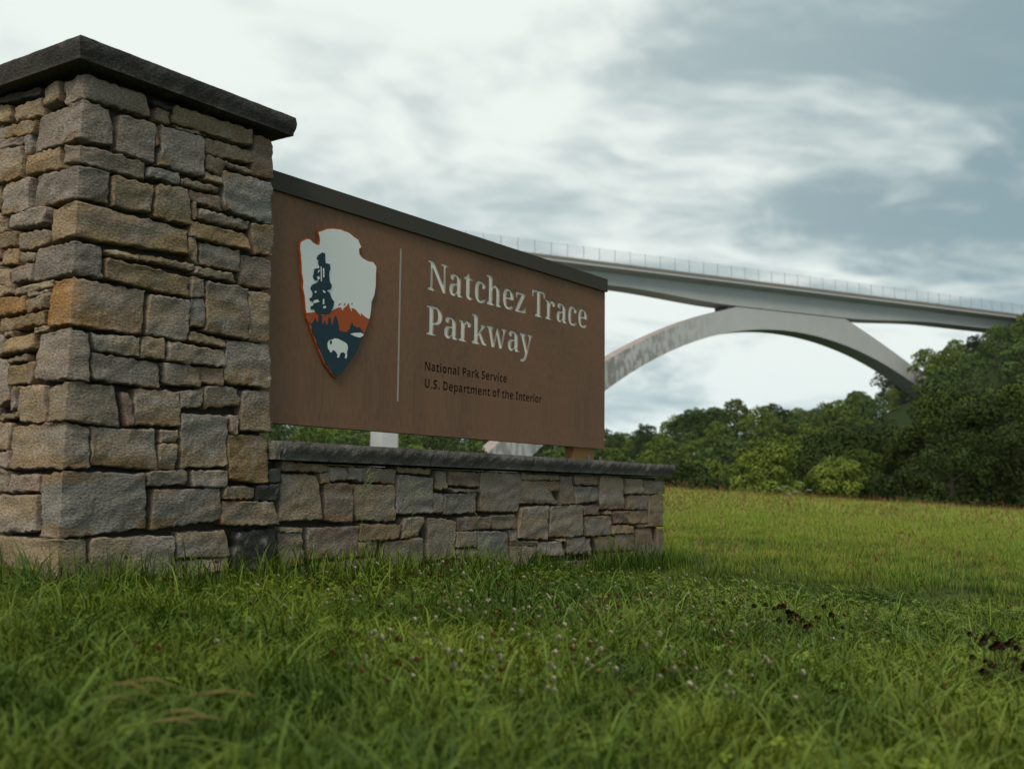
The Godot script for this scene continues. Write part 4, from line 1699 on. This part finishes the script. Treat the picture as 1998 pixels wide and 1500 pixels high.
func stalk_mesh(height: float, radius: float, bow: Vector3, col: Color) -> ArrayMesh:
	var st := SurfaceTool.new()
	st.begin(Mesh.PRIMITIVE_TRIANGLES)
	tube_into(st, [Vector3(0, -0.02, 0), bow * 0.35 + Vector3(0, height * 0.5, 0), bow + Vector3(0, height, 0)], [radius, radius, radius * 0.8], 4, col)
	st.generate_normals()
	return st.commit()


func clover(called: String, label: String, group: String, height: float, radius: float, col: Color, low: Color) -> Node3D:
	var o := thing(called, label, "clover flower", Vector3.ZERO, group)
	var bow := Vector3(0.012, 0, 0.006)
	part("stem", stalk_mesh(height, 0.0011, bow, Color(0.06, 0.11, 0.03)), vertex_mat("stalk"), o)
	part("head", flower_head(radius, col, low), mats.leaf, o, bow + Vector3(0, height, 0))
	return o


func build_flowers() -> void:
	rng.seed = 99
	var white := clover("white_clover", "small cream white clover flower on a thin stem in the short grass", "white clover flowers in the grass", 0.125, 0.0092, Color(0.66, 0.62, 0.50), Color(0.5, 0.43, 0.28))
	var brown := clover("faded_clover", "faded rusty brown clover flower nodding in the grass", "faded brown clover flowers in the grass", 0.12, 0.0086, Color(0.36, 0.19, 0.09), Color(0.20, 0.09, 0.045))
	var first_w := true
	var first_b := true
	var made := 0
	while made < 590:
		# most grow in front of the wall, right of the pillar
		var ahead := rng.randf_range(2.7, 7.8)
		var aside := rng.randfn(0.02, 0.13) * ahead if made % 4 > 0 else rng.randf_range(-0.5, 0.5) * ahead
		var p := spot(ahead, aside)
		if in_masonry(p, 0.06):
			continue
		made += 1
		var is_white := made % 2 == 0
		var o: Node3D
		if is_white:
			o = white if first_w else copy_of(white)
			first_w = false
		else:
			o = brown if first_b else copy_of(brown)
			first_b = false
		o.position = p
		o.rotation = Vector3(rng.randfn(0, 0.2), rng.randf() * TAU, rng.randfn(0, 0.2))
		var q := along(p)
		var where := "before the pillar" if p.x < 1.1 else "before the low wall's near half" if p.x < 3.4 else "before the low wall's far half" if p.x < 5.6 else "right of the low wall's end"
		if q.y < -0.28 * q.x:
			where = "at the left of the view"
		var depth := "very near the viewer" if q.x < 3.2 else "in the near grass" if q.x < 4.2 else "midway in the grass" if q.x < 5.4 else "in the farther short grass"
		o.set_meta("label", ("small cream white clover flower " if is_white else "faded rusty brown clover flower ") + depth + ", " + where)
		var k := rng.randf_range(0.7, 1.1)
		o.scale = Vector3(k, k * rng.randf_range(0.7, 1.15), k)
	# dark red clover, in two clumps
	for q in [[4.6, 1.13, 22, "clump of dark withered red clover standing in the grass right of centre", 0.15], [3.6, 1.60, 34, "tall clump of dark red clover at the right edge of the grass", 0.17]]:
		var clump := thing("red_clover", q[3], "clover plant", spot(q[0], q[1]))
		for k in q[2]:
			var at := Vector3(rng.randfn(0, 0.085), 0, rng.randfn(0, 0.085))
			var h: float = q[4] * rng.randf_range(0.55, 1.2)
			var bow := Vector3(rng.randfn(0, 0.02), 0, rng.randfn(0, 0.02))
			part("stem", stalk_mesh(h, 0.0013, bow, Color(0.05, 0.06, 0.025)), vertex_mat("stalk"), clump, at)
			part("head", flower_head(rng.randf_range(0.009, 0.013), Color(0.125, 0.055, 0.045), Color(0.065, 0.033, 0.026)), mats.leaf, clump, at + bow + Vector3(0, h, 0))
		part("leaves", tuft(26, 0.17, 0.007, 0.08, 0.9, Color(0.035, 0.06, 0.01), Color(0.11, 0.16, 0.03)), mats.grass, clump)
	# white umbels at the far edge of the field
	var lace := thing("white_umbel_plant", "wild plant with white lacy flower heads at the far edge of the field", "wildflower", spot(30.0, 7.6))
	for k in 7:
		var at := Vector3(rng.randfn(0, 0.28), 0, rng.randfn(0, 0.28))
		var h := rng.randf_range(0.55, 0.95)
		part("stem", stalk_mesh(h, 0.004, Vector3(0.02, 0, 0), Color(0.08, 0.12, 0.04)), vertex_mat("stalk"), lace, at)
		var flat := flower_head(0.085, Color(0.75, 0.75, 0.70), Color(0.5, 0.52, 0.42))
		var head := part("flower_head", flat, mats.leaf, lace, at + Vector3(0.02, h, 0))
		head.scale = Vector3(1, 0.35, 1)
	# thin seed stems in front of the low wall
	var stem_label := [[1.55, 0.30, 0.60, "very tall thin grass stem rising in front of the wall beside the pillar"], [2.05, 0.22, 0.56, "thin grass stem whose branched seed head crosses the wall's coping"], [2.75, 0.16, 0.38, "bent grass stem with drooping seed head against the middle of the wall"], [4.3, 0.2, 0.3, "short grass stem with seed head before the wall's far half"]]
	for q in stem_label:
		var p := Vector3(q[0], 0, q[1])
		var a := along(p)
		p.y = ground(a.x, a.y)
		var o := thing("seed_grass", q[3], "grass stem", p)
		var h: float = q[2]
		var bow := Vector3(0.03, 0, 0.01)
		part("stem", stalk_mesh(h, 0.0016, bow, Color(0.07, 0.12, 0.03)), vertex_mat("stalk"), o)
		var st := SurfaceTool.new()
		st.begin(Mesh.PRIMITIVE_TRIANGLES)
		for k in 5:
			var b := bow + Vector3(0, h * (0.88 + 0.03 * k), 0)
			var d := Vector3(rng.randfn(0.4, 0.5), rng.randf_range(-0.3, 0.8), rng.randfn(0.3, 0.5)).normalized()
			tube_into(st, [b, b + d * 0.04, b + d * 0.075 + Vector3(0, -0.012, 0)], [0.001, 0.0028, 0.001], 4, Color(0.16, 0.20, 0.06))
		st.generate_normals()
		part("seed_head", st.commit(), vertex_mat("stalk"), o)
	# arching stems with rusty seed heads, close to the viewer at the lower left
	var arch := thing("arching_grass", "sheaf of arching grass with rusty seed heads bending right near the viewer", "grass clump", spot(1.95, -0.78))
	for k in 14:
		var st := SurfaceTool.new()
		st.begin(Mesh.PRIMITIVE_TRIANGLES)
		var side_ := ASIDE.rotated(Vector3.UP, rng.randfn(0, 0.35))
		var len := rng.randf_range(0.17, 0.36)
		var rise := rng.randf_range(0.10, 0.20)
		var path := []
		for s in 7:
			var t := s / 6.0
			path.append(Vector3(0, rise * (1.0 - pow(1.0 - t * 1.25, 2.0)) * 1.0, 0) + side_ * len * t + Vector3(0, 0, 0.016 * k - 0.11))
		tube_into(st, path, [0.0016, 0.0016, 0.0015, 0.0014, 0.0013, 0.0012, 0.001], 4, Color(0.13, 0.18, 0.04))
		if k % 2 == 0:
			tube_into(st, [path[4], path[5], path[6]], [0.0013, 0.0032, 0.001], 5, Color(0.165, 0.135, 0.05))
		st.generate_normals()
		part("stalk", st.commit(), vertex_mat("stalk"), arch)
	part("blades", tuft(40, 0.2, 0.0055, 0.05, 1.3, Color(0.04, 0.07, 0.01), Color(0.17, 0.23, 0.035)), mats.grass, arch)
	# broad arching blades at the pillar's near foot
	for q in [[-0.22, 0.12, "arching broad grass blades at the pillar's left foot"], [0.62, 0.14, "upright tuft of broad grass before the pillar's front face"], [1.28, 0.22, "pale tall grass tuft in the corner between pillar and wall"], [2.2, 0.18, "tall dark tuft of grass before the wall's near part"], [3.35, 0.16, "slender grass tuft before the middle of the low wall"], [5.3, 0.12, "dark leafy grass tuft at the far end of the low wall"]]:
		var p := Vector3(q[0], 0, q[1])
		var a := along(p)
		p.y = ground(a.x, a.y)
		var o := thing("grass_tuft", q[2], "grass clump", p)
		part("blades", tuft(18, 0.30, 0.008, 0.04, 1.1, Color(0.03, 0.065, 0.013), Color(0.085, 0.15, 0.03)), mats.grass, o)
